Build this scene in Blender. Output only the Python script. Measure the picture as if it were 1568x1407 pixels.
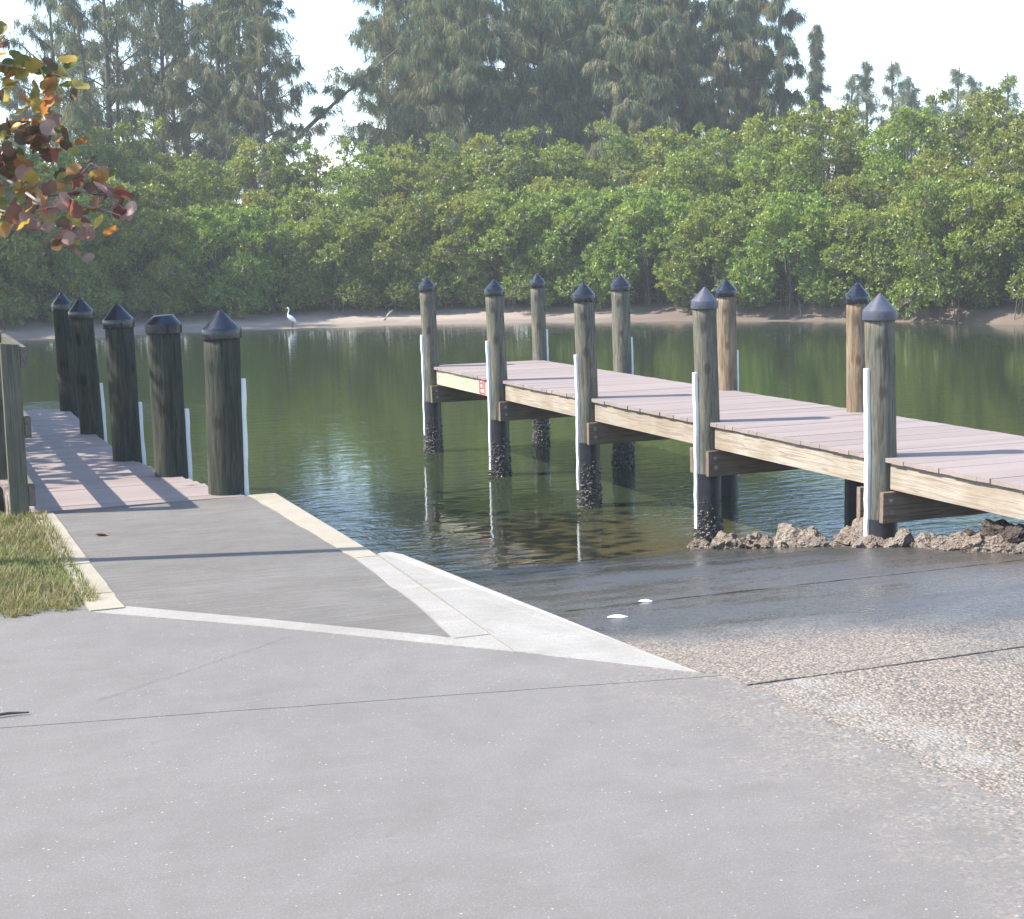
import bpy, math, random
import numpy as np
from mathutils import Vector, Matrix, noise as mnoise
for o in list(bpy.data.objects): bpy.data.objects.remove(o)
S = bpy.context.scene
COL = S.collection
rad = math.radians

# ------------------------------------------------------------------ camera
CAMH, FPX, PITCH, ROLL = 1.7, 2405.2, rad(7.82), rad(-1.15)
cF = Vector((0, math.cos(PITCH), -math.sin(PITCH)))
r0 = Vector((1, 0, 0)); u0 = Vector((0, math.sin(PITCH), math.cos(PITCH)))
cR = math.cos(ROLL)*r0 + math.sin(ROLL)*u0
cU = -math.sin(ROLL)*r0 + math.cos(ROLL)*u0
cam = bpy.data.cameras.new('camera'); camo = bpy.data.objects.new('camera', cam); COL.objects.link(camo)
cam.sensor_width = 36; cam.lens = FPX/1568*36; cam.clip_end = 5000
camo.matrix_world = Matrix(((cR.x, cU.x, -cF.x, 0), (cR.y, cU.y, -cF.y, 0), (cR.z, cU.z, -cF.z, CAMH), (0, 0, 0, 1)))
S.camera = camo

# ------------------------------------------------------------------ dock frame (a across, b along the docks)
YAW = rad(21.47)
VX, VY = Vector((math.cos(YAW), math.sin(YAW), 0)), Vector((-math.sin(YAW), math.cos(YAW), 0))
def D(a, b, z=0.0):
    p = VX*a + VY*b; return Vector((p.x, p.y, z))

# ------------------------------------------------------------------ sky, sun, exposure
SUN_EL = rad(46)
sd = Vector((-1.0, -0.10, 0)).normalized()
tosun = Vector((sd.x*math.cos(SUN_EL), sd.y*math.cos(SUN_EL), math.sin(SUN_EL)))
W = bpy.data.worlds.new('World'); S.world = W; W.use_nodes = True
nt = W.node_tree; bg = nt.nodes['Background']
sky = nt.nodes.new('ShaderNodeTexSky'); sky.sky_type = 'NISHITA'; sky.sun_disc = False
sky.sun_elevation = SUN_EL; sky.sun_rotation = math.atan2(sd.x, sd.y)
sky.air_density = 1.0; sky.dust_density = .55; sky.ozone_density = 1.6
nt.links.new(sky.outputs[0], bg.inputs[0]); bg.inputs[1].default_value = 0.15
sl = bpy.data.lights.new('sun', 'SUN'); sl.energy = 3.6; sl.angle = rad(0.53); sl.color = (1, .95, .86)
so = bpy.data.objects.new('sun', sl); COL.objects.link(so); so.location = (0, 0, 60)
so.rotation_euler = tosun.to_track_quat('Z', 'Y').to_euler()
S.view_settings.view_transform = 'Standard'; S.view_settings.look = 'None'
S.view_settings.gamma = 1; S.view_settings.exposure = 1.55
S.render.engine = 'CYCLES'
S.cycles.max_bounces = 8; S.cycles.diffuse_bounces = 3; S.cycles.glossy_bounces = 3
S.cycles.transmission_bounces = 4; S.cycles.transparent_max_bounces = 4; S.cycles.volume_bounces = 1
S.cycles.use_denoising = True; S.cycles.caustics_reflective = False; S.cycles.caustics_refractive = False

def at(px, py, d):
    """a point seen in the survey photograph, at depth d in front of the eye"""
    v = cF*1.0 + cR*((px-784)/FPX) + cU*((703.5-py)/FPX)
    return Vector((0, 0, CAMH)) + v*(d/v.y)

# ------------------------------------------------------------------ helpers
def tag(o, label=None, cat=None, group=None, kind=None):
    if label: o['label'] = label
    if cat: o['category'] = cat
    if group: o['group'] = group
    if kind: o['kind'] = kind
    return o
def empty(name, loc=(0, 0, 0), rz=0):
    o = bpy.data.objects.new(name, None); COL.objects.link(o); o.location = loc; o.rotation_euler = (0, 0, rz)
    o.empty_display_size = .1; return o
def link(name, me, mat=None, parent=None, loc=None, rot=None, scale=None):
    o = bpy.data.objects.new(name, me); COL.objects.link(o)
    if mat is not None and not me.materials: me.materials.append(mat)
    if parent is not None: o.parent = parent
    if loc is not None: o.location = loc
    if rot is not None: o.rotation_euler = rot
    if scale is not None: o.scale = scale
    return o
def pymesh(name, vs, fs, smooth=False):
    me = bpy.data.meshes.new(name); me.from_pydata([tuple(v) for v in vs], [], fs); me.update()
    if smooth: me.polygons.foreach_set('use_smooth', [True]*len(me.polygons))
    return me
def npmesh(name, V, k, col=None, smooth=False):
    """V (n*k,3) unshared polygons of k corners, col (n,3) face colour"""
    V = np.asarray(V, np.float32).reshape(-1, 3); n = len(V)//k
    me = bpy.data.meshes.new(name); me.vertices.add(len(V)); me.vertices.foreach_set('co', V.ravel())
    me.loops.add(len(V)); me.loops.foreach_set('vertex_index', np.arange(len(V), dtype=np.int32))
    me.polygons.add(n); me.polygons.foreach_set('loop_start', np.arange(0, len(V), k, dtype=np.int32))
    if smooth: me.polygons.foreach_set('use_smooth', np.ones(n, bool))
    if col is not None:
        at_ = me.attributes.new('tint', 'FLOAT_COLOR', 'FACE')
        c = np.ones((n, 4), np.float32); c[:, :3] = col; at_.data.foreach_set('color', c.ravel())
    me.update(); return me
BOXF = [(0, 3, 2, 1), (4, 5, 6, 7), (0, 1, 5, 4), (1, 2, 6, 5), (2, 3, 7, 6), (3, 0, 4, 7)]
def boxv(x0, x1, y0, y1, z0, z1):
    return [(x0, y0, z0), (x1, y0, z0), (x1, y1, z0), (x0, y1, z0), (x0, y0, z1), (x1, y0, z1), (x1, y1, z1), (x0, y1, z1)]
class MB:
    def __init__(s): s.v = []; s.f = []
    def add(s, v, f):
        n = len(s.v); s.v += [tuple(q) for q in v]; s.f += [tuple(i+n for i in q) for q in f]; return s
    def box(s, *a): return s.add(boxv(*a), BOXF)
    def tube(s, pts, rads, k=6, cap=True):
        pts = [Vector(p) for p in pts]; n = len(s.v); ref = Vector((0.31, 0.2, .93)).normalized()
        for i, p in enumerate(pts):
            t = (pts[min(i+1, len(pts)-1)] - pts[max(i-1, 0)])
            t = t.normalized() if t.length > 1e-9 else Vector((0, 0, 1))
            x = t.cross(ref if abs(t.dot(ref)) < .95 else Vector((1, 0, 0))).normalized(); y = t.cross(x)
            r = rads[i] if hasattr(rads, '__len__') else rads
            for j in range(k):
                a = 2*math.pi*j/k; s.v.append(tuple(p + x*math.cos(a)*r + y*math.sin(a)*r))
        for i in range(len(pts)-1):
            for j in range(k):
                a = n+i*k+j; b = n+i*k+(j+1) % k; s.f.append((a, b, b+k, a+k))
        if cap:
            s.f.append(tuple(n+j for j in range(k))[::-1]); m = n+(len(pts)-1)*k; s.f.append(tuple(m+j for j in range(k)))
        return s
    def prism(s, poly, z0, z1):
        """poly ccw list of (x,y); z0/z1 numbers or lists"""
        m = len(poly); zb = z0 if hasattr(z0, '__len__') else [z0]*m; zt = z1 if hasattr(z1, '__len__') else [z1]*m
        v = [(p[0], p[1], zb[i]) for i, p in enumerate(poly)] + [(p[0], p[1], zt[i]) for i, p in enumerate(poly)]
        f = [tuple(range(m))[::-1], tuple(range(m, 2*m))] + [(i, (i+1) % m, (i+1) % m+m, i+m) for i in range(m)]
        return s.add(v, f)
    def mesh(s, name, smooth=False): return pymesh(name, s.v, s.f, smooth)
    def build(s, name, mat, parent=None, smooth=False, **k): return link(name, s.mesh(name, smooth), mat, parent, **k)

# ------------------------------------------------------------------ materials
class NB:
    def __init__(s, name):
        s.m = bpy.data.materials.new(name); s.m.use_nodes = True; s.t = s.m.node_tree
        s.b = s.t.nodes['Principled BSDF']; s.out = s.t.nodes['Material Output']
    def n(s, typ, **k):
        q = s.t.nodes.new(typ)
        for a, v in k.items():
            if a.startswith('i_'):
                key = a[2:]; key = int(key) if key.isdigit() else key.replace('_', ' ')
                s.set(q.inputs[key], v)
            else: setattr(q, a, v)
        return q
    def set(s, inp, v):
        if isinstance(v, bpy.types.NodeSocket): s.t.links.new(v, inp)
        elif isinstance(v, bpy.types.Node): s.t.links.new(v.outputs[0], inp)
        else:
            if isinstance(v, (tuple, list)) and len(v) == 3 and inp.type == 'RGBA': v = (*v, 1)
            inp.default_value = v
    def co(s, kind='Object', scale=(1, 1, 1), rot=(0, 0, 0)):
        tc = s.n('ShaderNodeTexCoord'); mp = s.n('ShaderNodeMapping')
        s.set(mp.inputs['Vector'], tc.outputs[kind]); mp.inputs['Scale'].default_value = scale; mp.inputs['Rotation'].default_value = rot
        return mp.outputs[0]
    def noise(s, vec, scale, detail=4, rough=.55, dist=0):
        q = s.n('ShaderNodeTexNoise'); s.set(q.inputs['Vector'], vec); q.inputs['Scale'].default_value = scale
        q.inputs['Detail'].default_value = detail; q.inputs['Roughness'].default_value = rough; q.inputs['Distortion'].default_value = dist
        return q.outputs['Fac']
    def vor(s, vec, scale, feat='F1', out='Distance', rnd=1):
        q = s.n('ShaderNodeTexVoronoi', feature=feat); s.set(q.inputs['Vector'], vec); q.inputs['Scale'].default_value = scale
        q.inputs['Randomness'].default_value = rnd
        return q.outputs[out]
    def ramp(s, fac, *stops):
        q = s.n('ShaderNodeValToRGB'); e = q.color_ramp.elements
        while len(e) < len(stops): e.new(.5)
        for i, (p, c) in enumerate(stops):
            e[i].position = p; e[i].color = (c, c, c, 1) if not hasattr(c, '__len__') else (*c[:3], 1)
        s.set(q.inputs[0], fac); return q.outputs[0]
    def mix(s, fac, a, b, mode='MIX'):
        q = s.n('ShaderNodeMix', data_type='RGBA', blend_type=mode); s.set(q.inputs[0], fac); s.set(q.inputs[6], a); s.set(q.inputs[7], b)
        return q.outputs[2]
    def math(s, op, a, b=None, c=None, clamp=False):
        q = s.n('ShaderNodeMath', operation=op, use_clamp=clamp); s.set(q.inputs[0], a)
        if b is not None: s.set(q.inputs[1], b)
        if c is not None: s.set(q.inputs[2], c)
        return q.outputs[0]
    def bump(s, h, strength=.5, dist=.01, nrm=None):
        q = s.n('ShaderNodeBump'); s.set(q.inputs['Height'], h); s.set(q.inputs['Strength'], strength); s.set(q.inputs['Distance'], dist)
        if nrm is not None: s.set(q.inputs['Normal'], nrm)
        return q.outputs[0]
    def fin(s, col=None, rough=None, nrm=None, spec=None, metal=None):
        if col is not None: s.set(s.b.inputs['Base Color'], col)
        if rough is not None: s.set(s.b.inputs['Roughness'], rough)
        if nrm is not None: s.set(s.b.inputs['Normal'], nrm)
        if spec is not None: s.set(s.b.inputs['Specular IOR Level'], spec)
        if metal is not None: s.set(s.b.inputs['Metallic'], metal)
        return s.m
    def rnd(s): return s.n('ShaderNodeObjectInfo').outputs['Random']

def concrete(name, c0, c1, speck, nspeck=.05, wear=None, scale=1.0, brush=0, aggr=0, stain=0):
    m = NB(name); v = m.co()
    big = m.noise(v, .55, 5, .6); med = m.noise(v, 4.5, 5, .65); fine = m.noise(v, 120, 3, .75)
    col = m.mix(m.ramp(big, (.3, 0.), (.72, 1.)), c0, c1)
    col = m.mix(m.math('MULTIPLY', m.ramp(med, (.35, 1.), (.62, 0.)), .45), col, (c0[0]*.80, c0[1]*.78, c0[2]*.75))
    col = m.mix(m.math('MULTIPLY', m.ramp(fine, (.38, 1.), (.58, 0.)), .5), col, tuple(x*.66 for x in c0))
    vs = m.n('ShaderNodeTexVoronoi', feature='F1'); m.set(vs.inputs['Vector'], v); vs.inputs['Scale'].default_value = 42*scale
    sel = m.n('ShaderNodeSeparateColor'); m.set(sel.inputs[0], vs.outputs['Color'])
    dots = m.math('MULTIPLY', m.math('LESS_THAN', vs.outputs['Distance'], m.math('MULTIPLY_ADD', sel.outputs[1], .26, .03)), m.math('LESS_THAN', sel.outputs[0], nspeck))
    dots = m.math('MULTIPLY', dots, m.math('GREATER_THAN', m.noise(v, 2.2, 3), .42))
    col = m.mix(dots, col, speck)
    vb = m.n('ShaderNodeTexVoronoi', feature='F1'); m.set(vb.inputs['Vector'], v); vb.inputs['Scale'].default_value = 110*scale; sb_ = m.n('ShaderNodeSeparateColor'); m.set(sb_.inputs[0], vb.outputs['Color'])
    col = m.mix(m.math('MULTIPLY', m.math('MULTIPLY', m.math('LESS_THAN', vb.outputs['Distance'], .3), m.math('LESS_THAN', sb_.outputs[0], nspeck*1.6)), .6), col, speck)
    vd = m.n('ShaderNodeTexVoronoi', feature='F1'); m.set(vd.inputs['Vector'], v); vd.inputs['Scale'].default_value = 65*scale
    sd_ = m.n('ShaderNodeSeparateColor'); m.set(sd_.inputs[0], vd.outputs['Color'])
    dk = m.math('MULTIPLY', m.math('LESS_THAN', vd.outputs['Distance'], .2), m.math('LESS_THAN', sd_.outputs[1], .08))
    col = m.mix(m.math('MULTIPLY', dk, .7), col, (.10, .095, .09))
    if stain:     # old dirt and water stains with ragged outlines
        s1 = m.noise(m.co(scale=(1, 1.6, 1), rot=(0, 0, .6)), 1.3, 8, .72, .8); s2 = m.noise(v, 9, 6, .75, .5); s3 = m.noise(m.co(scale=(.7, 6, 1), rot=(0, 0, -.25)), 2.2, 5, .7)
        col = m.mix(m.math('MULTIPLY', m.ramp(s1, (.50, 0.), (.66, 1.)), stain*.55), col, (c0[0]*.62, c0[1]*.60, c0[2]*.57))
        col = m.mix(m.math('MULTIPLY', m.ramp(s2, (.58, 0.), (.70, 1.)), stain*.8), col, (c0[0]*.58, c0[1]*.52, c0[2]*.45))
        col = m.mix(m.math('MULTIPLY', m.ramp(s3, (.55, 0.), (.70, 1.)), stain*.45), col, tuple(min(.6, x*1.25) for x in c1))
    if aggr:      # the skin is worn thin toward the ramp and shows its stones
        sx = m.n('ShaderNodeSeparateXYZ'); m.set(sx.inputs[0], v)
        wr = m.math('MULTIPLY', m.ramp(m.math('ADD', m.math('MULTIPLY', sx.outputs[0], .33), m.math('MULTIPLY', m.math('SUBTRACT', med, .5), .5)), (.80, 0.), (1.12, 1.)), .75)
        va = m.n('ShaderNodeTexVoronoi', feature='F1'); m.set(va.inputs['Vector'], v); va.inputs['Scale'].default_value = 95; sa = m.n('ShaderNodeSeparateColor'); m.set(sa.inputs[0], va.outputs['Color'])
        st_ = m.ramp(sa.outputs[0], (.0, (.09, .08, .07)), (.35, (.17, .15, .13)), (.7, (.26, .20, .15)), (1., (.33, .28, .23)))
        col = m.mix(m.math('MULTIPLY', wr, m.math('LESS_THAN', sa.outputs[1], .55)), col, st_)
    h = m.math('ADD', m.math('MULTIPLY', fine, .6), m.math('MULTIPLY', med, .5))
    if brush:
        w = m.noise(m.co(scale=(2.5, 60, 1)), 1, 3); col = m.mix(m.math('MULTIPLY', m.ramp(w, (.42, 1.), (.6, 0.)), brush), col, tuple(x*.6 for x in c0))
        h = m.math('ADD', h, w)
    return m.fin(col, m.math('MULTIPLY_ADD', fine, .2, .72), m.bump(h, .35, .004), .3)
M = {}
M['lot'] = concrete('lot_concrete', (0.172, 0.157, 0.143), (0.200, 0.183, 0.167), (0.35, 0.32, 0.28), .085, scale=1.7, aggr=1, stain=.35)
M['slab'] = concrete('walkway_concrete', (0.148, 0.134, 0.117), (0.215, 0.197, 0.174), (0.370, 0.345, 0.31), .03, brush=.45, scale=1.5, stain=.55)
M['kerbwhite'] = concrete('white_kerb_concrete', (0.285, 0.262, 0.232), (0.36, 0.335, 0.30), (0.41, 0.385, 0.35), .03, scale=1.5, stain=.5)
M['kerbtan'] = concrete('tan_kerb_concrete', (0.32, 0.275, 0.205), (0.40, 0.355, 0.28), (0.43, 0.40, 0.33), .02, scale=1.5, stain=.4)
M['joint'] = concrete('joint_filler', (.085, .078, .07), (.125, .115, .105), (.2, .2, .19), .02)

def ramp_mat():
    m = NB('ramp_exposed_aggregate'); v = m.co()
    sp = m.n('ShaderNodeSeparateXYZ'); m.set(sp.inputs[0], v); X, Y = sp.outputs[0], sp.outputs[1]
    vv = m.n('ShaderNodeTexVoronoi', feature='F1'); m.set(vv.inputs['Vector'], v); vv.inputs['Scale'].default_value = 85
    sc = m.n('ShaderNodeSeparateColor'); m.set(sc.inputs[0], vv.outputs['Color'])
    peb = m.ramp(sc.outputs[0], (.0, (.095, .08, .07)), (.3, (.21, .175, .14)), (.6, (.32, .245, .175)), (.82, (.40, .33, .26)), (1., (.19, .185, .185)))
    gap = m.ramp(vv.outputs['Distance'], (.35, 0.), (.62, 1.))
    col = m.mix(m.math('MULTIPLY', gap, .75), peb, (.125, .105, .085))
    n1 = m.noise(v, 1.1, 4, .6); n2 = m.noise(v, 5, 4, .6)
    # worn smooth cement skin near the lot edge and down the lower lanes
    skin = m.math('MULTIPLY', m.ramp(n2, (.48, 0.), (.6, 1.)), m.ramp(X, (.0, 1.), (1., 0.)))
    edge = m.math('SUBTRACT', 1, m.math('MULTIPLY', m.math('ABSOLUTE', m.math('SUBTRACT', X, 3.22)), 4.5), clamp=True)
    edge = m.math('MULTIPLY', edge, m.math('LESS_THAN', Y, 5.2))
    edge = m.math('MULTIPLY', edge, m.ramp(n2, (.38, 0.), (.62, 1.)))
    col = m.mix(m.math('MULTIPLY', edge, .7), col, (.29, .265, .235))
    low = m.math('MULTIPLY_ADD', m.math('SUBTRACT', Y, 8.3), .5, m.math('MULTIPLY', m.math('SUBTRACT', n1, .5), .8), clamp=True)
    col = m.mix(low, col, m.mix(n2, (.10, .095, .088), (.155, .145, .13)))
    # wet film: starts where boats drip, all wet toward the waterline
    wn = m.math('ADD', m.math('MULTIPLY', m.math('SUBTRACT', n1, .5), 2.6), m.math('MULTIPLY', m.math('SUBTRACT', n2, .5), 1.0))
    wet = m.math('ADD', m.math('MULTIPLY', m.math('SUBTRACT', Y, 5.55), 1.0), m.math('MULTIPLY', m.math('SUBTRACT', X, 3.9), .75))
    wet = m.math('MULTIPLY_ADD', m.math('ADD', wet, wn), .75, .1, clamp=True)
    wetc = m.mix(1.0, col, (.30, .31, .33), 'MULTIPLY')
    col = m.mix(wet, col, wetc)
    # standing film hides the pebble relief
    film = m.math('MULTIPLY', wet, m.ramp(m.math('ADD', m.math('MULTIPLY', m.noise(m.co(scale=(1, 2.2, 1)), .9, 5, .65), .75), m.math('MULTIPLY', m.noise(v, 24, 3, .6), .25)), (.36, .40), (.58, 1.)))
    rough = m.math('MULTIPLY_ADD', film, -.54, .70, clamp=True)
    v3 = m.n('ShaderNodeTexVoronoi', feature='F1'); m.set(v3.inputs['Vector'], v); v3.inputs['Scale'].default_value = 37
    hh = m.math('ADD', m.math('MULTIPLY', vv.outputs['Distance'], -.8), m.math('ADD', m.math('MULTIPLY', v3.outputs['Distance'], -.8), m.math('MULTIPLY', n2, .5)))
    st = m.math('MULTIPLY_ADD', film, -.60, .8)
    lowst = m.math('MULTIPLY', st, m.math('MULTIPLY_ADD', low, -.35, 1.))
    return m.fin(col, rough, m.bump(hh, lowst, .008), m.math('MULTIPLY_ADD', film, .75, .3))
M['ramp'] = ramp_mat()

def pile_mat(name, c0, c1, c2, dk):
    m = NB(name); v = m.co(scale=(1, 1, .07)); w = m.co(); r = m.rnd()
    off = m.n('ShaderNodeVectorMath', operation='ADD'); m.set(off.inputs[0], v); cb = m.n('ShaderNodeCombineXYZ'); m.set(cb.inputs[0], m.math('MULTIPLY', r, 31)); m.set(cb.inputs[2], m.math('MULTIPLY', r, 7)); m.set(off.inputs[1], cb.outputs[0])
    s1 = m.noise(off.outputs[0], 48, 6, .7, .6); s2 = m.noise(off.outputs[0], 11, 4, .65, 1.0); b = m.noise(w, 2.6, 3)
    col = m.mix(m.ramp(s2, (.36, 0.), (.64, 1.)), c0, c1)
    col = m.mix(m.math('MULTIPLY', m.ramp(b, (.45, 0.), (.65, 1.)), .7), col, c2)
    col = m.mix(m.math('MULTIPLY', m.ramp(s1, (.38, 1.), (.56, 0.)), .8), col, dk)
    kv = m.n('ShaderNodeTexVoronoi', feature='F1'); m.set(kv.inputs['Vector'], m.co(scale=(1, 1, .55))); kv.inputs['Scale'].default_value = 5.5
    col = m.mix(m.math('MULTIPLY', m.ramp(m.math('ADD', kv.outputs['Distance'], m.math('MULTIPLY', m.math('SUBTRACT', s2, .5), .25)), (.10, 1.), (.22, 0.)), .75), col, dk)
    return m.fin(col, .82, m.bump(m.math('ADD', s1, m.math('MULTIPLY', s2, .8)), .7, .012), .25)
M['pile_grey'] = pile_mat('weathered_green_grey_pile', (.135, .128, .098), (.19, .172, .128), (.115, .125, .102), (.045, .041, .033))
M['pile_brown'] = pile_mat('weathered_brown_pile', (.22, .155, .095), (.27, .21, .14), (.17, .155, .115), (.085, .055, .033))
M['pile_shaded'] = pile_mat('shaded_green_pile', (.040, .043, .032), (.070, .064, .044), (.032, .056, .045), (.016, .017, .013))  # green left-dock wood, darkened so part of the tree shade sits in its colour
def plain(name, c, rough=.5, nz=.12, scale=18, spec=.5, bump=.15, metal=0):
    m = NB(name); v = m.co(); a = m.noise(v, scale, 4, .6)
    col = m.mix(m.ramp(a, (.3, 0.), (.7, 1.)), tuple(x*(1-nz) for x in c), tuple(min(1, x*(1+nz)) for x in c))
    return m.fin(col, m.math('MULTIPLY_ADD', a, .2, rough-.1), m.bump(a, bump, .004), spec, metal)
M['cap_black'] = plain('black_plastic_cap', (.010, .013, .022), .22, .3, 30, bump=.01)
M['cap_grey'] = plain('faded_grey_plastic_cap', (.062, .066, .088), .42, .2, 30, bump=.01)
M['pvc'] = plain('white_vinyl_strip', (.78, .77, .75), .45, .08, 9)
M['wrap'] = plain('black_pile_sleeve', (.022, .023, .026), .38, .5, 14, bump=.4)
M['steel'] = plain('galvanised_bolt', (.42, .41, .40), .45, .25, 60, metal=.8)
M['red'] = plain('red_paint', (.62, .045, .09), .6, .2, 40)
M['twig'] = plain('grey_twig_bark', (.24, .215, .185), .85, .25, 12)
M['bark'] = plain('dark_bark', (.095, .08, .066), .9, .35, 9)
M['root'] = plain('mangrove_root_bark', (.13, .10, .075), .9, .35, 9)
M['stick'] = plain('charred_stick', (.03, .028, .026), .8)
M['brownleaf'] = plain('dry_brown_leaf', (.17, .09, .05), .8)
M['shell'] = plain('white_shell', (.78, .76, .72), .6)
M['egret'] = plain('white_feathers', (.84, .84, .82), .7, .04)
M['beak'] = plain('yellow_beak', (.5, .33, .05), .5)
M['legs'] = plain('black_legs', (.03, .03, .03), .5)

def lumber(name, c0, c1, dk, ax, scale=1.0):
    sc = [46, 46, 46]; sc[ax] = 1.6
    m = NB(name); v = m.co(scale=tuple(sc)); r = m.rnd()
    off = m.n('ShaderNodeVectorMath', operation='ADD'); m.set(off.inputs[0], v); cb = m.n('ShaderNodeCombineXYZ'); m.set(cb.inputs[0], m.math('MULTIPLY', r, 31)); m.set(cb.inputs[1], m.math('MULTIPLY', r, 17)); m.set(off.inputs[1], cb.outputs[0])
    g = m.noise(off.outputs[0], 1.0, 5, .6, 1.5); b = m.noise(m.co(), 3, 4)
    col = m.mix(m.ramp(b, (.35, 0.), (.65, 1.)), c0, c1)
    col = m.mix(m.math('MULTIPLY', m.ramp(g, (.38, 1.), (.54, 0.)), .75), col, dk)
    col = m.mix(m.math('MULTIPLY', m.rnd(), .25), col, dk)
    return m.fin(col, .75, m.bump(g, .45, .005), .3)
M['stringer'] = lumber('pale_treated_pine', (.30, .25, .185), (.38, .335, .27), (.19, .14, .10), 1)
M['stringer_green'] = lumber('greenish_treated_pine', (.36, .355, .25), (.44, .435, .34), (.28, .27, .19), 1)
M['beam'] = lumber('dark_brown_beam', (.19, .14, .10), (.26, .20, .15), (.10, .07, .05), 0)
M['railwood'] = lumber('rail_lumber', (.11, .095, .072), (.16, .135, .105), (.06, .05, .036), 1)
M['postwood'] = lumber('post_lumber', (.095, .095, .068), (.135, .125, .092), (.05, .045, .034), 2)
def deckmat(name, c):
    m = NB(name); v = m.co(); r = m.rnd()
    a = m.noise(m.co(scale=(1.2, 30, 30)), 2, 4, .6); b = m.noise(v, 1.7, 3)
    col = m.mix(r, tuple(x*.90 for x in c), tuple(x*1.09 for x in c))
    col = m.mix(m.math('MULTIPLY', m.ramp(a, (.35, 1.), (.6, 0.)), .3), col, tuple(x*.72 for x in c))
    col = m.mix(m.math('MULTIPLY', m.ramp(b, (.5, 0.), (.75, 1.)), .35), col, tuple(x*.8 for x in c))
    return m.fin(col, .7, m.bump(a, .3, .003), .3)
M['deck'] = deckmat('pinkish_grey_deck_board', (.270, .215, .193))

def leafmat(name, rough=.5, trans=.35, spec=.35, tintscale=(1, 1, 1), vary=.12):
    m = NB(name); a = m.n('ShaderNodeAttribute', attribute_name='tint')
    hs = m.n('ShaderNodeHueSaturation'); m.set(hs.inputs['Color'], a.outputs['Color'])
    m.set(hs.inputs['Hue'], m.math('MULTIPLY_ADD', m.rnd(), .03, .485)); m.set(hs.inputs['Value'], m.math('MULTIPLY_ADD', m.rnd(), vary*2, 1-vary))
    col = m.mix(1.0, hs.outputs[0], tintscale, 'MULTIPLY')
    m.fin(col, rough, None, spec)
    tr = m.n('ShaderNodeBsdfTranslucent'); m.set(tr.inputs[0], m.mix(1.0, col, (1.25, 1.15, .6), 'MULTIPLY'))
    mx = m.n('ShaderNodeMixShader'); mx.inputs[0].default_value = trans
    m.set(mx.inputs[1], m.b.outputs[0]); m.set(mx.inputs[2], tr.outputs[0]); m.set(m.out.inputs[0], mx.outputs[0])
    return m.m
M['mangrove'] = leafmat('mangrove_leaf', .42, .38, .45)
M['casuarina'] = leafmat('casuarina_needles', .7, .34, .15)
M['blade'] = leafmat('grass_blade', .7, .3, .2)
def flatleaf(name, c, c2):
    m = NB(name); v = m.co(); r = m.rnd()
    w = m.noise(v, 14, 3); col = m.mix(m.ramp(m.math('ADD', m.math('MULTIPLY', r, .6), m.math('MULTIPLY', w, .5)), (.35, 0.), (.75, 1.)), c, c2)
    m.fin(col, .45, None, .4)
    tr = m.n('ShaderNodeBsdfTranslucent'); m.set(tr.inputs[0], col)
    mx = m.n('ShaderNodeMixShader'); mx.inputs[0].default_value = .52
    m.set(mx.inputs[1], m.b.outputs[0]); m.set(mx.inputs[2], tr.outputs[0]); m.set(m.out.inputs[0], mx.outputs[0])
    return m.m
SG = [flatleaf('olive_leaf', (.13, .15, .035), (.26, .24, .05)), flatleaf('yellow_leaf', (.46, .32, .05), (.50, .42, .10)),
      flatleaf('orange_leaf', (.42, .17, .045), (.38, .22, .07)), flatleaf('red_brown_leaf', (.26, .075, .055), (.30, .14, .09)),
      flatleaf('dusky_pink_leaf', (.36, .19, .16), (.44, .29, .24)), flatleaf('dark_bronze_leaf', (.11, .07, .035), (.18, .11, .05))]
def sand_mat():
    m = NB('pale_sand'); v = m.co(); a = m.noise(v, .8, 5, .6); b = m.noise(v, 30, 3)
    sp = m.n('ShaderNodeSeparateXYZ'); m.set(sp.inputs[0], v)
    damp = m.ramp(m.math('MULTIPLY_ADD', m.math('ADD', sp.outputs[2], 1.21), 3.0, m.math('MULTIPLY', m.math('SUBTRACT', a, .5), .5)), (.12, 1.), (.40, 0.))
    col = m.mix(a, (.27, .22, .18), (.36, .30, .25)); col = m.mix(m.math('MULTIPLY', damp, .55), col, (.14, .11, .09))
    mud = m.ramp(m.math('MULTIPLY_ADD', sp.outputs[0], .12, m.math('MULTIPLY', m.math('SUBTRACT', m.noise(v, .35, 3), .5), 1.2)), (.0, 0.), (.9, 1.))
    col = m.mix(mud, col, m.mix(a, (.10, .075, .06), (.19, .15, .12)))
    inland = m.ramp(m.math('MULTIPLY', m.math('ADD', sp.outputs[2], 1.0), 1.6), (.25, 0.), (.6, 1.))
    col = m.mix(inland, col, m.mix(b, (.055, .045, .033), (.10, .08, .055)))
    return m.fin(col, .85, m.bump(b, .4, .02), .2)
M['sand'] = sand_mat()
def turf_mat():
    m = NB('turf_soil'); v = m.co(); a = m.noise(v, 3, 5); b = m.noise(v, 40, 3)
    col = m.mix(a, (.12, .105, .06), (.085, .095, .04)); col = m.mix(b, col, (.17, .14, .09))
    return m.fin(col, .9, m.bump(b, .6, .02), .2)
M['turf'] = turf_mat()
M['bed'] = plain('muddy_bed', (.10, .085, .055), .9)
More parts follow.
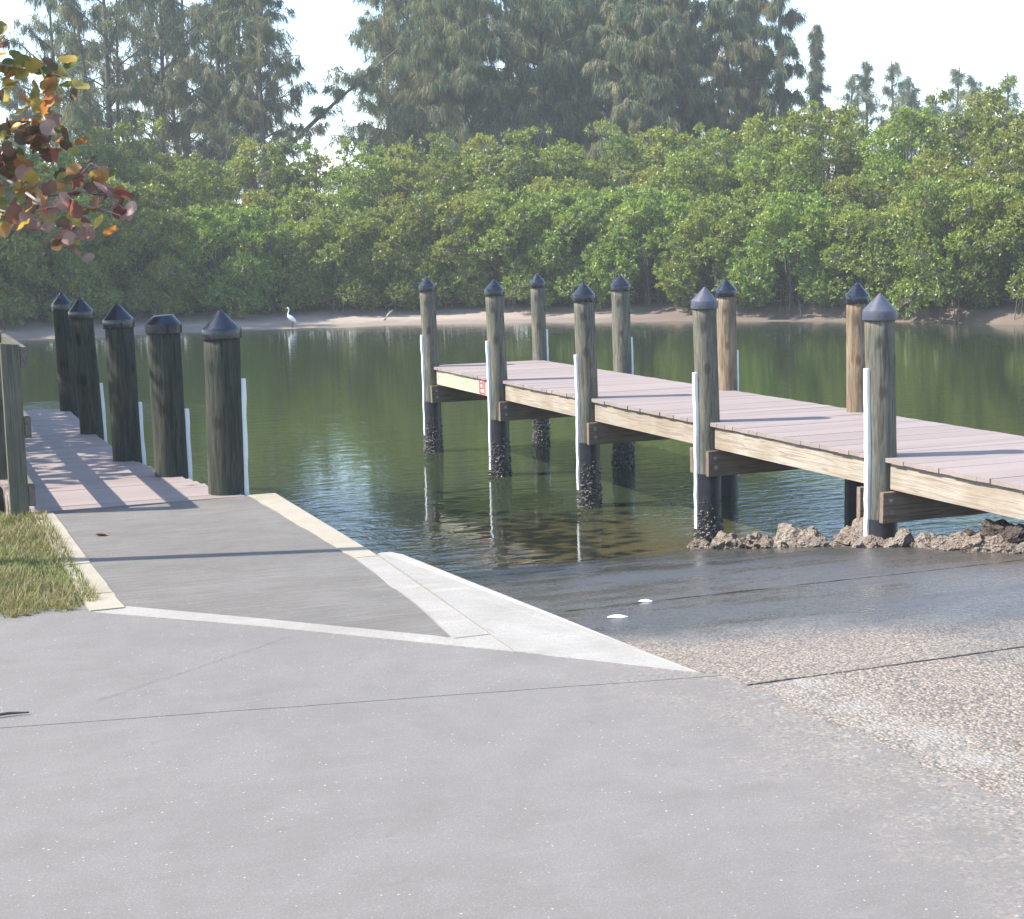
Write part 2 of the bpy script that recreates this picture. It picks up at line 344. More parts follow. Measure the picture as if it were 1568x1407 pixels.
def rock_mat(name, c0, c1, c2):
    m = NB(name); v = m.co(); r = m.rnd()
    a = m.noise(v, 1.6, 5, .65); b = m.vor(v, 5); c = m.noise(v, 7, 4, .7)
    col = m.mix(m.ramp(a, (.35, 0.), (.65, 1.)), c0, c1); col = m.mix(m.ramp(b, (.05, 1.), (.25, 0.)), col, tuple(x*.4 for x in c0))
    col = m.mix(m.math('MULTIPLY', r, .45), col, c2); col = m.mix(m.ramp(c, (.55, 0.), (.72, 1.)), col, tuple(min(.8, x*1.5) for x in c1))
    return m.fin(col, .9, m.bump(m.math('ADD', m.math('MULTIPLY', c, .7), b), .9, .03), .2)
M['rock'] = rock_mat('shelly_limestone', (.19, .16, .13), (.29, .25, .205), (.20, .125, .09))
M['rockdark'] = rock_mat('shaded_dark_stone', (.05, .045, .042), (.09, .08, .072), (.10, .06, .045))  # darker copy of the stone, with the under-dock shade put into its colour
M['oyster'] = rock_mat('oyster_crust', (.10, .088, .075), (.22, .20, .175), (.07, .062, .055))

def water_mat():
    m = NB('canal_water'); v = m.co()
    def blob(a, b, ra, rb, soft=1.0):
        # a patch of wind ripples centred at dock-frame (a,b)
        sp = m.n('ShaderNodeSeparateXYZ'); m.set(sp.inputs[0], v)
        x = m.math('DIVIDE', m.math('SUBTRACT', sp.outputs[0], a), ra); y = m.math('DIVIDE', m.math('SUBTRACT', sp.outputs[1], b), rb)
        d = m.math('ADD', m.math('MULTIPLY', x, x), m.math('MULTIPLY', y, y))
        return m.math('SUBTRACT', 1.0, d)
    wob = m.math('MULTIPLY', m.math('SUBTRACT', m.noise(v, .6, 3), .5), 1.6)
    mask = None
    for q in ((3.3, 13.6, 2.3, 6.2), (10.3, 13.5, 3.6, 4.6), (3.2, 29.5, 2.6, 3.2), (13.5, 9.0, 5, 5)):
        bmk = m.math('MULTIPLY', m.math('ADD', blob(*q), wob), 1.4, clamp=True)
        mask = bmk if mask is None else m.math('MAXIMUM', mask, bmk)
    vs = m.co(scale=(1, 1.0, 1), rot=(0, 0, rad(20)))
    r1 = m.noise(m.co(scale=(.55, 1.5, 1), rot=(0, 0, rad(-15))), 2.0, 3, .55, .4)
    r2 = m.noise(vs, 9, 3, .6, .3)
    r3 = m.noise(m.co(scale=(.5, 1.3, 1), rot=(0, 0, rad(-24))), 5.5, 2, .5, .3)
    calm = m.bump(m.math('ADD', r1, m.math('MULTIPLY', r3, .22)), 1.0, .0065)
    h = m.math('ADD', m.math('MULTIPLY', r2, .5), r3)
    n2 = m.bump(h, m.math('MULTIPLY_ADD', mask, .95, .05), .016, calm)
    murk = m.noise(v, .35, 3)
    col = m.mix(murk, (.020, .032, .014), (.030, .040, .016))
    sh = blob(5.6, 12.6, 3.6, 3.4); sh = m.math('MULTIPLY', m.math('ADD', sh, .1), .9, clamp=True)
    col = m.mix(sh, col, (.075, .062, .030))
    m.fin(col, .015, n2, .5); m.b.inputs['IOR'].default_value = 1.333
    return m.m
M['water'] = water_mat()

# ------------------------------------------------------------------ setting
random.seed(3); rng = np.random.default_rng(5)
WL = -1.21
def frame(name, kind='structure'):      # a structure whose local axes are the dock frame
    pass
me = pymesh('ground', boxv(-700, 700, -300, 900, -3.6, -3.2), BOXF); tag(link('ground', me, M['bed']), kind='structure')
me = pymesh('water', [(-400, 1, WL), (400, 1, WL), (400, 320, WL), (-400, 320, WL)], [(0, 1, 2, 3)])
# water object uses the dock frame as its local axes so that ripple patches sit by the docks
wv = []
for x, y in ((-420, -20), (420, -20), (420, 330), (-420, 330)):
    wv.append((VX.x*x+VX.y*y, VY.x*x+VY.y*y, WL))
tag(link('water', pymesh('water', wv, [(0, 1, 2, 3)]), M['water'], rot=(0, 0, YAW)), kind='structure')

def rampz(b):
    pts = [(-60, .0), (4.2, 0.0), (5.2, -.02), (6.5, -.16), (8.07, -.39), (10.22, -.70), (13.0, -1.21), (16, -1.85), (20, -2.8), (30, -3.4)]
    for (b0, z0), (b1, z1) in zip(pts, pts[1:]):
        if b <= b1: return z0+(z1-z0)*(b-b0)/(b1-b0)
    return -3.4
# boat ramp: separate cast lanes with open joints between them
ramp = MB()
ramp.add([(2.2, 3.0, -.25), (9, 3.0, -.25), (9, 5.2, -.10), (2.2, 5.2, -.10)], [(0, 1, 2, 3)])
ys = [4.5, 5.2, 6.5, 8.07, 10.22, 13, 16, 20, 30]
ramp.v = []; ramp.f = []
for y in ys: ramp.v += [(2.2, y, rampz(y)-.026), (7.1, y, rampz(y)-.026)]
ramp.f = [(2*i, 2*i+1, 2*i+3, 2*i+2) for i in range(len(ys)-1)]
M['rampjoint'] = plain('gritty_joint', (.15, .125, .10), .9, .5, 60)
rampo = ramp.build('boat_ramp', M['rampjoint'], rot=(0, 0, YAW)); tag(rampo, kind='structure')
def strip(xl, xr, y0, y1, n, jl=0, nx=1, jag=.0):
    mb = MB(); rr = random.Random(int(y0*100))
    N = n
    for i in range(N+1):
        y = y0+(y1-y0)*i/N
        x0 = xl(y) if callable(xl) else xl; x1 = xr(y) if callable(xr) else xr
        for j in range(nx+1):
            x = x0+(x1-x0)*j/nx
            yy = y + (rr.uniform(-jag, jag) if i in (0, N) else 0)
            mb.v.append((x, yy, rampz(y) + mnoise.noise((x*.8, y*.8, 3))*.003))
    k = nx+1
    for i in range(N):
        for j in range(nx): a = i*k+j; mb.f.append((a, a+1, a+k+1, a+k))
    # rims
    for i, s_ in ((0, 1), (N, -1)):
        n0 = len(mb.v); mb.v += [(mb.v[i*k+j][0], mb.v[i*k+j][1], mb.v[i*k+j][2]-.028) for j in range(k)]
        for j in range(nx): mb.f.append((i*k+j, n0+j, n0+j+1, i*k+j+1) if s_ > 0 else (i*k+j+1, n0+j+1, n0+j, i*k+j))
    return mb
def wedge_edge(b):   # outer edge of the flared kerb
    t = (b-5.29)/(8.26-5.29); return 2.94+(2.52-2.94)*min(max(t, 0), 1)
strip(2.25, 7.06, 5.203, 8.06, 12, nx=60, jag=.004).build('slab', M['ramp'], rampo)
strip(2.25, 7.06, 8.084, 26, 30, nx=60, jag=.01).build('slab', M['ramp'], rampo)
def agg_edge(b): return 2.965+.10*(5.2-b)/1.5*.9+.012*math.sin(b*9)+.008*math.sin(b*23)
strip(lambda b: agg_edge(b)-.05, 14, -3, 5.197, 90, nx=60, jag=.004).build('slab', M['ramp'], rampo, loc=(0, 0, -.004))
# parking lot in two pours, with a joint between them, on a dark base
lot = MB().prism([(-60, -60), (2.9, -60), (2.93, 5.2), (2.3, 5.9), (1.2, 7.1), (-60, 17)], -.3, -.02)
loto = lot.build('parking_lot', M['joint'], rot=(0, 0, YAW)); tag(loto, kind='structure')
def jl(x): return 5.295 + (2.95-x)*(5.81-5.29)/(2.95-.27)*1.0 if x > .27 else 5.81+(.27-x)*.19
jn = [(x, jl(x)+random.uniform(-.004, .004)) for x in np.linspace(-30, 2.955, 160)]
near = [(-40, -40), (2.62, -40)] + [(agg_edge(b)+random.uniform(-.008, .008) if b > -3 else 3.4, b) for b in np.concatenate([np.linspace(-30, -3.1, 4), np.linspace(-3, 5.26, 300)])] + [(x, y-.004) for x, y in jn[::-1]]
MB().prism(near, -.018, .0).build('slab', M['lot'], loto)
def grass_edge(x): return 7.78 + (.88-x)*.28 + .03*math.sin(x*7) if x < .88 else 7.6
far_e = [(2.93, 5.335), (2.36, 5.985), (.90, 7.56), (.86, 7.72)]
far = [(x, y+.005) for x, y in jn] + far_e + [(-40, 16)]
MB().prism(far, -.018, -.001).build('slab', M['lot'], loto)
MB().prism([(7.06, 5.2), (14, 5.2), (14, 6.9), (7.06, 6.9)], -.5, -.03).build('slab', M['lot'], loto)
MB().prism([(3.42, -40), (40, -40), (40, -3.02), (3.42, -3.02)], -.3, -.003).build('slab', M['lot'], loto)
MB().prism([(14.01, -3), (40, -3), (40, 6.9), (14.01, 6.9)], -.3, -.003).build('slab', M['lot'], loto)
# hairline cracks: thin recessed fillings
def crack(pts, w, name='crack'):
    mb = MB(); pts = [Vector(p) for p in pts]; L = []
    for p, q in zip(pts, pts[1:]):
        for t in np.linspace(0, 1, 14, endpoint=False): L.append(p.lerp(q, t))
    L.append(pts[-1]); rr = random.Random(len(L))
    for i, p in enumerate(L):
        d = (L[min(i+1, len(L)-1)]-L[max(i-1, 0)]).normalized(); nrm = Vector((-d.y, d.x)); o = rr.uniform(-.008, .008); ww = w*rr.uniform(.25, 1.0)
        mb.v += [(p.x+nrm.x*(o-ww), p.y+nrm.y*(o-ww), .0025), (p.x+nrm.x*(o+ww), p.y+nrm.y*(o+ww), .0025)]
    mb.f = [(2*i, 2*i+1, 2*i+3, 2*i+2) for i in range(len(L)-1)]
    return mb.build(name, M['joint'], loto)
def lotpt(px, py):
    v = cF + cR*((px-784)/FPX) + cU*((703.5-py)/FPX); t = -CAMH/v.z; p = v*t
    return (p.dot(VX), p.dot(VY))
crack([lotpt(440, 976), lotpt(360, 1003), lotpt(280, 1030), lotpt(150, 1072)], .0013)
crack([lotpt(515, 1022), lotpt(555, 1007)], .0013)
# walkway slab with its kerbs
walk = MB().prism([(.80, 7.6), (2.3, 6.0), (2.45, 6.0), (2.45, 10.76), (.80, 10.66)], -.4, -.012)
walko = walk.build('walkway', M['joint'], rot=(0, 0, YAW)); tag(walko, kind='structure')
inner = [(.955, 7.62), (2.185, 6.315), (2.245, 7.0), (2.29, 8.2), (2.27, 9.4), (2.235, 10.70), (.90, 10.56)]
MB().prism(inner, -.011, .003).build('slab', M['slab'], walko)
# tan kerb blocks on the grass side, cracked apart
rk = random.Random(8); y = 7.56
for L in (.22, .16, .20, .62, .10, .95, .80):
    y1 = min(y+L, 10.64); xo = rk.uniform(-.005, .005)
    MB().prism([(.80+xo, y+.0025), (.952+rk.uniform(-.006, .004)-(y-8)*.012, y+.0025), (.952+rk.uniform(-.006, .004)-(y1-8)*.012, y1-.0025), (.795+xo, y1-.0025)], -.01, .006+rk.uniform(-.002, .003)).build('kerb_stone', M['kerbtan'], walko)
    y = y1
# light kerb on the water side, then the flared wedge where it meets the ramp
def kx(b): return 2.425 if b > 8.3 else 2.425-(8.3-b)*.035
kk = [(y, ) for y in np.linspace(6.30, 10.70, 24)]
left = []
rk2 = random.Random(5)
for (b,) in kk:
    t = np.interp(b, [6.0, 6.3, 7, 8.2, 9.4, 10.7], [2.17, 2.188, 2.248, 2.293, 2.273, 2.24]); left.append((float(t)+rk2.uniform(-.012, .008), b))
right = [(kx(b), b) for (b,) in kk]
ns = len([1 for (b,) in kk if b <= 8.25])
MB().prism(right[:ns]+left[:ns][::-1], -.012, .0065).build('kerb_stone', M['kerbwhite'], walko)
MB().prism(right[ns-1:]+left[ns-1:][::-1], -.012, .0085).build('kerb_stone', M['kerbtan'], walko)
MB().prism([(.97, 7.60), (.955, 7.553), (.79, 7.553), (.86, 7.49), (1.45, 6.93), (2.345, 5.985), (2.356, 6.33), (2.17, 6.33), (2.150, 6.37), (1.5, 7.06)], -.012, .0035).build('kerb_stone', M['kerbwhite'], walko)
wpoly = [(2.352, 5.99), (2.945, 5.30), (2.87, 5.75), (2.76, 6.55), (2.65, 7.35), (2.575, 7.95), (2.55, 8.16), (2.515, 8.27), (2.47, 8.30), (2.437, 8.27), (2.422, 7.7)]
wz = [.004, -.018, -.012, .0, .008, .012, .012, .010, .006, .006, .0075]
MB().prism(wpoly, -2.2, wz).build('kerb_stone', M['kerbwhite'], walko)
MB().prism([(2.2, 6.4), (2.43, 6.4), (2.43, 10.72), (2.2, 10.72)], -3.0, -.013).build('sea_wall', M['kerbtan'], walko)
MB().box(-.6, 2.43, 10.72, 10.80, -3.0, -.16).build('sea_wall', M['kerbtan'], walko)
# grass bank on the left
gb = [(.79, 7.62), (.79, 10.62), (.45, 10.9), (.25, 14), (.1, 20), (-.6, 25), (-4, 29), (-60, 34), (-60, 10), (-30, 16), (-1.5, 8.25), (.3, 7.80)]
gz = [-.004]*len(gb)
gm = MB().prism(gb, -3.2, gz); lawn = gm.build('lawn', M['turf'], rot=(0, 0, YAW)); tag(lawn, kind='structure')
nB = 250000
bx = .86-rng.random(nB)**1.25*7.2; by = rng.uniform(7.5, 15.0, nB)
edge = 7.66 + np.maximum(0, .75-bx)*.10 + np.maximum(0, -.6-bx)*.17 + .07*np.sin(bx*9)+.04*np.sin(bx*23+1)
keep = (by > edge) & ~((bx > .60+.06*np.sin(by*6)+.05*np.sin(by*17)) & (rng.random(nB) > .45)) & ((by < 10.62) | (bx < .30-(by-10.6)*.045))
bx, by = bx[keep], by[keep]; n = len(bx)
tuft = np.array([mnoise.noise((x*2.2, y*2.2, 1.3)) for x, y in zip(bx, by)])
hgt = rng.uniform(.02, .055, n)*(1+.5*tuft); az = rng.uniform(0, 2*np.pi, n); lean = rng.uniform(.3, 1.6, n)*hgt
w = rng.uniform(.003, .006, n)
P0 = np.stack([bx-np.sin(az)*w, by+np.cos(az)*w, np.full(n, -.01)], 1); P1 = np.stack([bx+np.sin(az)*w, by-np.cos(az)*w, np.full(n, -.01)], 1)
P2 = np.stack([bx+np.cos(az)*lean, by+np.sin(az)*lean, hgt], 1)
pal = np.array([(.115, .155, .038), (.165, .185, .055), (.27, .235, .135), (.25, .19, .115), (.085, .13, .032)])
gi = np.clip((rng.random(n)*3.2+tuft*2.2+.6).astype(int), 0, 4)
gr = link('grass', npmesh('grass', np.stack([P0, P1, P2], 1), 3, pal[gi]*rng.uniform(.8, 1.2, (n, 1))), M['blade'], rot=(0, 0, YAW)); tag(gr, 'short patchy lawn grass beside the walkway kerb', 'grass', kind='stuff')
# rubble bank under the right dock
rb = MB()
for i, b in enumerate(np.linspace(6.6, 15, 22)):
    z = rampz(b)
    for j, (a, dz) in enumerate(((7.03, -.02), (7.35, -.10), (7.7, -.45), (8.3, -1.0), (9.2, -1.9), (10.5, -3.0))):
        rb.v.append((a+random.uniform(-.04, .04), b, max(-3.2, min(z, -.28)+dz+random.uniform(-.04, .04))))
for i in range(21):
    for j in range(5): a = i*6+j; rb.f.append((a, a+1, a+7, a+6))
tag(rb.build('rubble_bank', M['rock'], rot=(0, 0, YAW), smooth=True), kind='structure')
# far bank
SH = [(-60, 40), (-36, 46), (-24, 50.2), (-17.2, 53.2), (-12, 55.9), (-7.9, 57.5), (-3.4, 58.6), (1, 58.3), (5.25, 57.5), (10, 55.6), (13.8, 53.5), (16.2, 50.8), (20, 48.6), (28, 46), (60, 42), (110, 40)]
def shore(x): return float(np.interp(x, [p[0] for p in SH], [p[1] for p in SH]))
def sandw(x): return float(np.interp(x, [-40, -18, -9, -3, 6, 12, 16, 40], [3.0, 3.2, 4.6, 3.4, 2.4, 1.0, .8, .8]))
bk = MB(); xs = np.linspace(-100, 110, 211); prof = [(-3.0, -2.0), (-.25, -1.24), (0, WL), (.3, -1.17), (.62, -1.08), (1.0, -.95), (1.25, -.78), (2.2, -.6), (6, -.35), (150, .0)]
for x in xs:
    s_ = shore(x); w_ = sandw(x)
    for t, z in prof:
        yy = s_ + (t*w_ if t < 3 else w_*2.2 + t*2) + .18*mnoise.noise((x*.5, t, 0))
        bk.v.append((x, yy, z+.03*mnoise.noise((x*.9, t*3, 4))))
k = len(prof)
for i in range(len(xs)-1):
    for j in range(k-1): a = i*k+j; bk.f.append((a, a+k, a+k+1, a+1))
tag(bk.build('far_bank', M['sand'], smooth=True), kind='structure')

# ------------------------------------------------------------------ docks
def pile_mesh(seed, r0, r1, ztop, zbot, lean=0.0):
    rr = random.Random(seed); mb = MB(); K = 22; N = 34
    for i in range(N+1):
        z = zbot+(ztop-zbot)*i/N; t = i/N; r = r0+(r1-r0)*t
        for j in range(K):
            a = 2*math.pi*j/K
            q = r*(1+.035*mnoise.noise((math.cos(a)*1.3+seed*3.1, math.sin(a)*1.3, z*2.3))+.015*mnoise.noise((math.cos(a)*4+seed, math.sin(a)*4, z*7)))
            mb.v.append((math.cos(a)*q + lean*max(z, 0)/1.28, math.sin(a)*q, z))
    for i in range(N):
        for j in range(K): a = i*K+j; b = i*K+(j+1) % K; mb.f.append((a, b, b+K, a+K))
    mb.f.append(tuple(N*K+j for j in range(K)))
    return mb.mesh('piling', True)
def lathe(prof, K=26):
    mb = MB(); 
    for r, z in prof:
        for j in range(K): a = 2*math.pi*j/K; mb.v.append((r*math.cos(a), r*math.sin(a), z))
    for i in range(len(prof)-1):
        for j in range(K): a = i*K+j; b = i*K+(j+1) % K; mb.f.append((a, b, b+K, a+K))
    mb.f.append(tuple((len(prof)-1)*K+j for j in range(K)))
    return mb
def cap_mesh(r, broken=False):
    h = .062
    if broken: prof = [(r, 0), (r, h), (r*1.0, h+.004), (r*.56, h+.068), (r*.50, h+.072), (.30*r, h+.073)]
    else: prof = [(r, 0), (r*1.01, h*.5), (r, h), (r*.985, h+.008), (r*.55, h+.068), (r*.2, h+.118), (r*.07, h+.136), (.002, h+.142)]
    mb = lathe(prof)
    if broken: mb.v = [(x, y, z+(.012*x/r if z > h+.05 else 0)) for x, y, z in mb.v]
    me = mb.mesh('cap'); 
    me.polygons.foreach_set('use_smooth', [True]*len(me.polygons))
    try: me.set_sharp_from_angle(angle=rad(28))
    except Exception: pass
    return me
def crust_mesh(seed, r, z0, z1, n):
    g = np.random.default_rng(seed); a = g.uniform(0, 2*np.pi, n); t = g.beta(1.2, 1.7, n); z = z0+(z1-z0)*(1-t)
    z = z0+(z1-z0)*t; sz = g.uniform(.010, .026, n)*(1.15-.5*t)
    base = np.array([(1, 0, -.4), (-.5, .87, -.4), (-.5, -.87, -.4), (0, 0, 1.2)]); tri = [(0, 1, 3), (1, 2, 3), (2, 0, 3)]
    out = []
    rot = g.uniform(0, 6.28, n)
    for i in range(n):
        R = np.array([[math.cos(rot[i]), -math.sin(rot[i])], [math.sin(rot[i]), math.cos(rot[i])]])
        b = base*sz[i]*g.uniform(.6, 1.4, (4, 3)); b[:, :2] = b[:, :2]@R.T
        # tip points outward
        nrm = np.array([math.cos(a[i]), math.sin(a[i]), 0]); tg = np.array([-nrm[1], nrm[0], 0])
        P = nrm*(r*1.01)+np.array([0, 0, z[i]]) + b[:, :1]*tg + b[:, 1:2]*np.array([0, 0, 1]) + b[:, 2:3]*nrm
        for q in tri: out.append(P[list(q)])
    return npmesh('oyster_crust', np.array(out), 3)
BOLT = None
def piling(dock, a, b, seed, mat, capmat, r=.118, lean=0., strip=None, zb=-3.0, gz=None, broken=False, wrap=(-.50, None), crust=True, top=1.10, capr=None):
    """strip = (side, ztop, zbot)"""
    p = link('piling', pile_mesh(seed, r*1.04, r*.97, top, zb, lean), mat, dock, (a, b, 0), (0, 0, 0))
    c = link('cap', cap_mesh(capr or r*1.12, broken), capmat, p, (lean*top/1.28, 0, top-.035), (rad(random.uniform(-2, 2)), rad(random.uniform(-2, 2)), seed))
    if wrap:
        w0 = wrap[0]; w1 = wrap[1] if wrap[1] is not None else -2.6
        rr = r*1.085
        mb = MB(); K = 22; zs = np.linspace(w1, w0, 12)
        for z in zs:
            for j in range(K):
                an = 2*math.pi*j/K; q = rr*(1+.02*mnoise.noise((math.cos(an)*2+seed, math.sin(an)*2, z*3))); mb.v.append((math.cos(an)*q, math.sin(an)*q, z))
        for i in range(11):
            for j in range(K): e = i*K+j; f = i*K+(j+1) % K; mb.f.append((e, f, f+K, e+K))
        mb.build('sleeve', M['wrap'], p, True)
    if strip:
        side, z1, z0 = strip
        rr = r*1.06; mb = MB(); N = 14; rs = random.Random(seed)
        for i in range(N+1):
            z = z0+(z1-z0)*i/N; lx = lean*max(z, 0)/1.28; wv_ = rs.uniform(-.008, .008)
            xs_ = sorted((side*(rr-.03)+lx, side*(rr+.018)+lx+wv_*.5))
            mb.v += [(xs_[0], -.024, z), (xs_[1], -.024, z), (xs_[1], .024, z), (xs_[0], .024, z)]
        for i in range(N):
            for j in range(4): e = i*4+j; f = i*4+(j+1) % 4; mb.f.append((e, f, f+4, e+4))
        mb.f += [(3, 2, 1, 0), tuple(N*4+j for j in range(4))]
        mb.build('rub_strip', M['pvc'], p)
    if crust:
        o = link('oyster_crust', crust_mesh(seed, r*1.085, WL-.15, WL+.52, 620), M['oyster'], p); tag(o, kind='stuff')
    return p
board_meshes = []
for i in range(5):
    rr = random.Random(i); e = .0
    v = boxv(-.5, .5, -.0712, .0712, -.034, 0)
    v = [(x, y, z+rr.uniform(-.002, .0015)) for x, y, z in v]
    mb = MB().add(v, BOXF); me = mb.mesh('board'); me.materials.append(M['deck']); board_meshes.append(me)
def board(dock, xl, xr, y, i):
    j = random.uniform(-.003, .003); xl += random.uniform(-.005, .004)
    o = link('board', board_meshes[i % 5], None, dock, ((xl+xr)/2+j, y, random.uniform(-.0015, .0015)), (0, 0, random.uniform(-.002, .002)), (xr-xl, 1, 1)); return o
def beam(dock, x0, x1, y0, y1, z0, z1, bolts=(), mat='beam'):
    ob = MB().add([(x+random.uniform(-.004, .004), y, z) for x, y, z in boxv(x0, x1, y0, y1, z0, z1)], BOXF).build('cross_beam', M[mat], dock)
    for bx_, bz_ in bolts:
        mb = MB().tube([(bx_, y0+.01, bz_), (bx_, y0-.004, bz_)], .022, 10).tube([(bx_, y0-.004, bz_), (bx_, y0-.018, bz_)], .013, 6)
        mb.build('bolt', M['steel'], ob)
    return ob

random.seed(11)
rd = empty('wooden_dock', D(7.1, 12, 0)*0, YAW)
tag(rd, 'long wooden dock with pinkish grey boards and capped pilings, standing beyond the wet ramp', 'dock')
FB = [21.10, 18.44, 15.75, 13.05, 10.26, 7.45]
FX = [7.10, 7.09, 7.11, 7.13, 7.14, 7.14]
Bk = [(8.85, 21.30), (8.97, 18.75), (8.84, 15.71), (8.79, 13.04), (8.82, 10.3)]
stripz = [(.45, -.97), (.50, -1.13), (.48, -1.02), (.47, -1.02), (.69, -.74)]
fm = ['pile_grey', 'pile_grey', 'pile_grey', 'pile_grey', 'pile_grey', 'pile_grey']
fr = [.112, .116, .116, .114, .118, .118]
for i in range(6):
    piling(rd, FX[i], FB[i], 20+i, M[fm[i]], M['cap_grey' if i in (3, 4) else 'cap_black'], fr[i], -.04, (-1, *stripz[min(i, 4)]) if i < 5 else None,
           wrap=(-.49, None), crust=i < 4)
for i, (x, y) in enumerate(Bk):
    piling(rd, x, y, 40+i, M[['pile_grey', 'pile_grey', 'pile_brown', 'pile_brown', 'pile_grey'][i]], M['cap_black'], [.108, .125, .112, .110, .115][i], -.022, (1, .45, -1.0), crust=i < 2, wrap=(-.6, None))
nb = 0; y = 6.5
while y < 21.28:
    board(rd, 7.10, 8.86, y, nb); y += .1455; nb += 1
END = y-.08
# stringers bay by bay between the front pilings, and along the back
for i in range(5):
    y1, y0 = FB[i]-.135, FB[i+1]+.135
    s_ = MB().add(boxv(7.13, 7.175, y0, y1, -.245, -.040), BOXF).build('stringer', M['stringer_green' if i == 0 else 'stringer'], rd)
    s_.data.name = 'stringer'
for i in range(4):
    (xa, ya), (xb, yb) = Bk[i], Bk[i+1]
    MB().add(boxv(8.78, 8.825, yb+.13, ya-.13, -.245, -.040), BOXF).build('stringer', M['stringer'], rd)
MB().add(boxv(7.95, 7.995, 6.6, END-.02, -.245, -.040), BOXF).build('stringer', M['stringer'], rd)
for i in range(6):
    y = FB[i]; nf = -.125
    beam(rd, 7.035, 9.02, y+nf-.055, y+nf-.006, -.50, -.262, ((7.11, -.33), (7.115, -.42)))
    beam(rd, 7.035, 9.02, y-nf+.006, y-nf+.055, -.50, -.262)
# red painted mark on the green stringer (end bay)
rm = MB(); xq = 7.1285
yb0, yb1 = 19.24, 19.02       # mark spans this stretch
def ps(u): return yb0+(yb1-yb0)*u
def stroke(u0, u1, z0, z1): rm.box(xq-.002, xq+.004, min(ps(u0), ps(u1)), max(ps(u0), ps(u1)), z0, z1)
stroke(0, .15, -.236, -.055); stroke(.55, .70, -.165, -.045); stroke(.151, .549, -.10, -.086); stroke(.151, .549, -.168, -.152); stroke(.85, 1., -.236, -.045); stroke(.151, .849, -.236, -.216)
o = rm.build('painted_mark', M['red'], rd); o['label'] = 'red painted mark of square strokes on the pale stringer'

ldk = empty('wooden_walkway_dock', (0, 0, 0), YAW)
tag(ldk, 'narrow shaded dock with side railing and dark capped pilings beyond the concrete walkway', 'dock')
LP = [(1.76, 17.61, .100, -.017), (1.72, 15.24, .110, -.044), (1.75, 13.10, .118, -.015), (1.93, 12.03, .128, -.008), (2.13, 10.93, .128, .02)]
for i, (x, y, r, ln) in enumerate(LP):
    piling(ldk, x, y, 60+i, M['pile_shaded'], M['cap_black'], r, ln, (1, [.30, .47, .47, .50, .80][i] if i else .3, -1.0), broken=(i == 3), wrap=(-.6, None), crust=False, capr=r*1.08, top=1.12)
def redge(y): return float(np.interp(y, [10.5, 10.93, 12.03, 13.1, 15.24, 17.61, 19], [2.36, 2.16, 1.95, 1.77, 1.735, 1.76, 1.76]))
y = 10.80; nb = 0
while y < 17.8:
    board(ldk, .70, redge(y), y, nb); y += .1455; nb += 1
MB().add(boxv(.72, .765, 10.85, y-.1, -.245, -.04), BOXF).build('stringer', M['stringer'], ldk)
MB().add(boxv(1.62, 1.665, 10.85, y-.1, -.245, -.04), BOXF).build('stringer', M['stringer'], ldk)
for (x, yy, r, ln) in LP: beam(ldk, .62, x+.05, yy-r-.06, yy-r-.01, -.50, -.262)
py_ = 10.70
while py_ < 18:
    MB().add([(x_, y_, z_+(.012 if x_ < 0 and z_ > 1 else 0)) for x_, y_, z_ in boxv(-.058, .058, -.058, .058, -.5 if py_ < 11 else -.3, 1.115)], BOXF).build('rail_post', M['postwood'], ldk, loc=(.715, py_, 0))
    py_ += 1.8
for z0 in (.055, .505, .965):
    MB().add(boxv(-.020, .020, -3.72, 3.72, 0, .135), BOXF).build('rail', M['railwood'], ldk, loc=(.796, 14.36, z0))
# tall post in the grass beyond the kerb: its shadow crosses the walkway
tp = empty('wooden_post', D(-.62, 9.30, 0), YAW); tag(tp, 'plain tall wooden post standing in the grass beside the walkway', 'post')
MB().tube([(0, 0, -.5), (0, 0, 1.5), (.0, 0, 3.42)], [.062, .058, .05], 12).build('shaft', M['postwood'], tp)
lathe([(.07, 3.38), (.07, 3.42), (.01, 3.47)]).build('cap', M['cap_black'], tp)

# ------------------------------------------------------------------ rocks along the ramp edge
def rock_mesh(seed, sub=2):
    import bmesh
    bm = bmesh.new(); bmesh.ops.create_icosphere(bm, subdivisions=3, radius=1)
    for v in bm.verts:
        p = v.co.copy(); n = mnoise.noise(p*1.1+Vector((seed*5.3, 0, 0)))*.55 + mnoise.noise(p*2.6+Vector((0, seed*3.1, 0)))*.30 + mnoise.noise(p*6+Vector((0, 0, seed)))*.16
        v.co = p*(1+n)
        if seed % 2: v.co = Vector([round(c*2.6)/2.6*.45+c*.55 for c in v.co])
    me = bpy.data.meshes.new('rock'); bm.to_mesh(me); bm.free(); return me
RM = [rock_mesh(i) for i in range(8)]; RMD = [m_.copy() for m_ in RM]
for m_ in RM: m_.materials.append(M['rock'])
for m_ in RMD: m_.materials.append(M['rockdark'])
rr = random.Random(21)
def rock(a, b, s, dark=False, zs=.75, dz=0):
    z = rampz(b) if a < 7.3 else min(rampz(b), -.3)-.1-(a-7.35)*.8
    o = link('rock', (RMD if dark else RM)[rr.randrange(8)], None, None, D(a, b, z+s*.25+dz), (rr.uniform(-.4, .4), rr.uniform(-.4, .4), rr.uniform(0, 6.28)), (s*rr.uniform(.8, 1.25), s*rr.uniform(.8, 1.25), s*zs))
    if dark: tag(o, 'dark blocky stone lying in the shade under the dock beside the ramp', 'rock', 'dark stones under the dock')
    else: tag(o, 'pale pitted shelly rock in the low line along the ramp edge', 'rock', 'shelly rocks along the ramp edge')
    return o
for i in range(46):
    b = 13.05-i*.135+rr.uniform(-.05, .05); a = 7.06+rr.uniform(-.05, .10)
    rock(a, b, rr.choice((.05, .06, .07, .085, .10)), zs=rr.uniform(.6, .95))
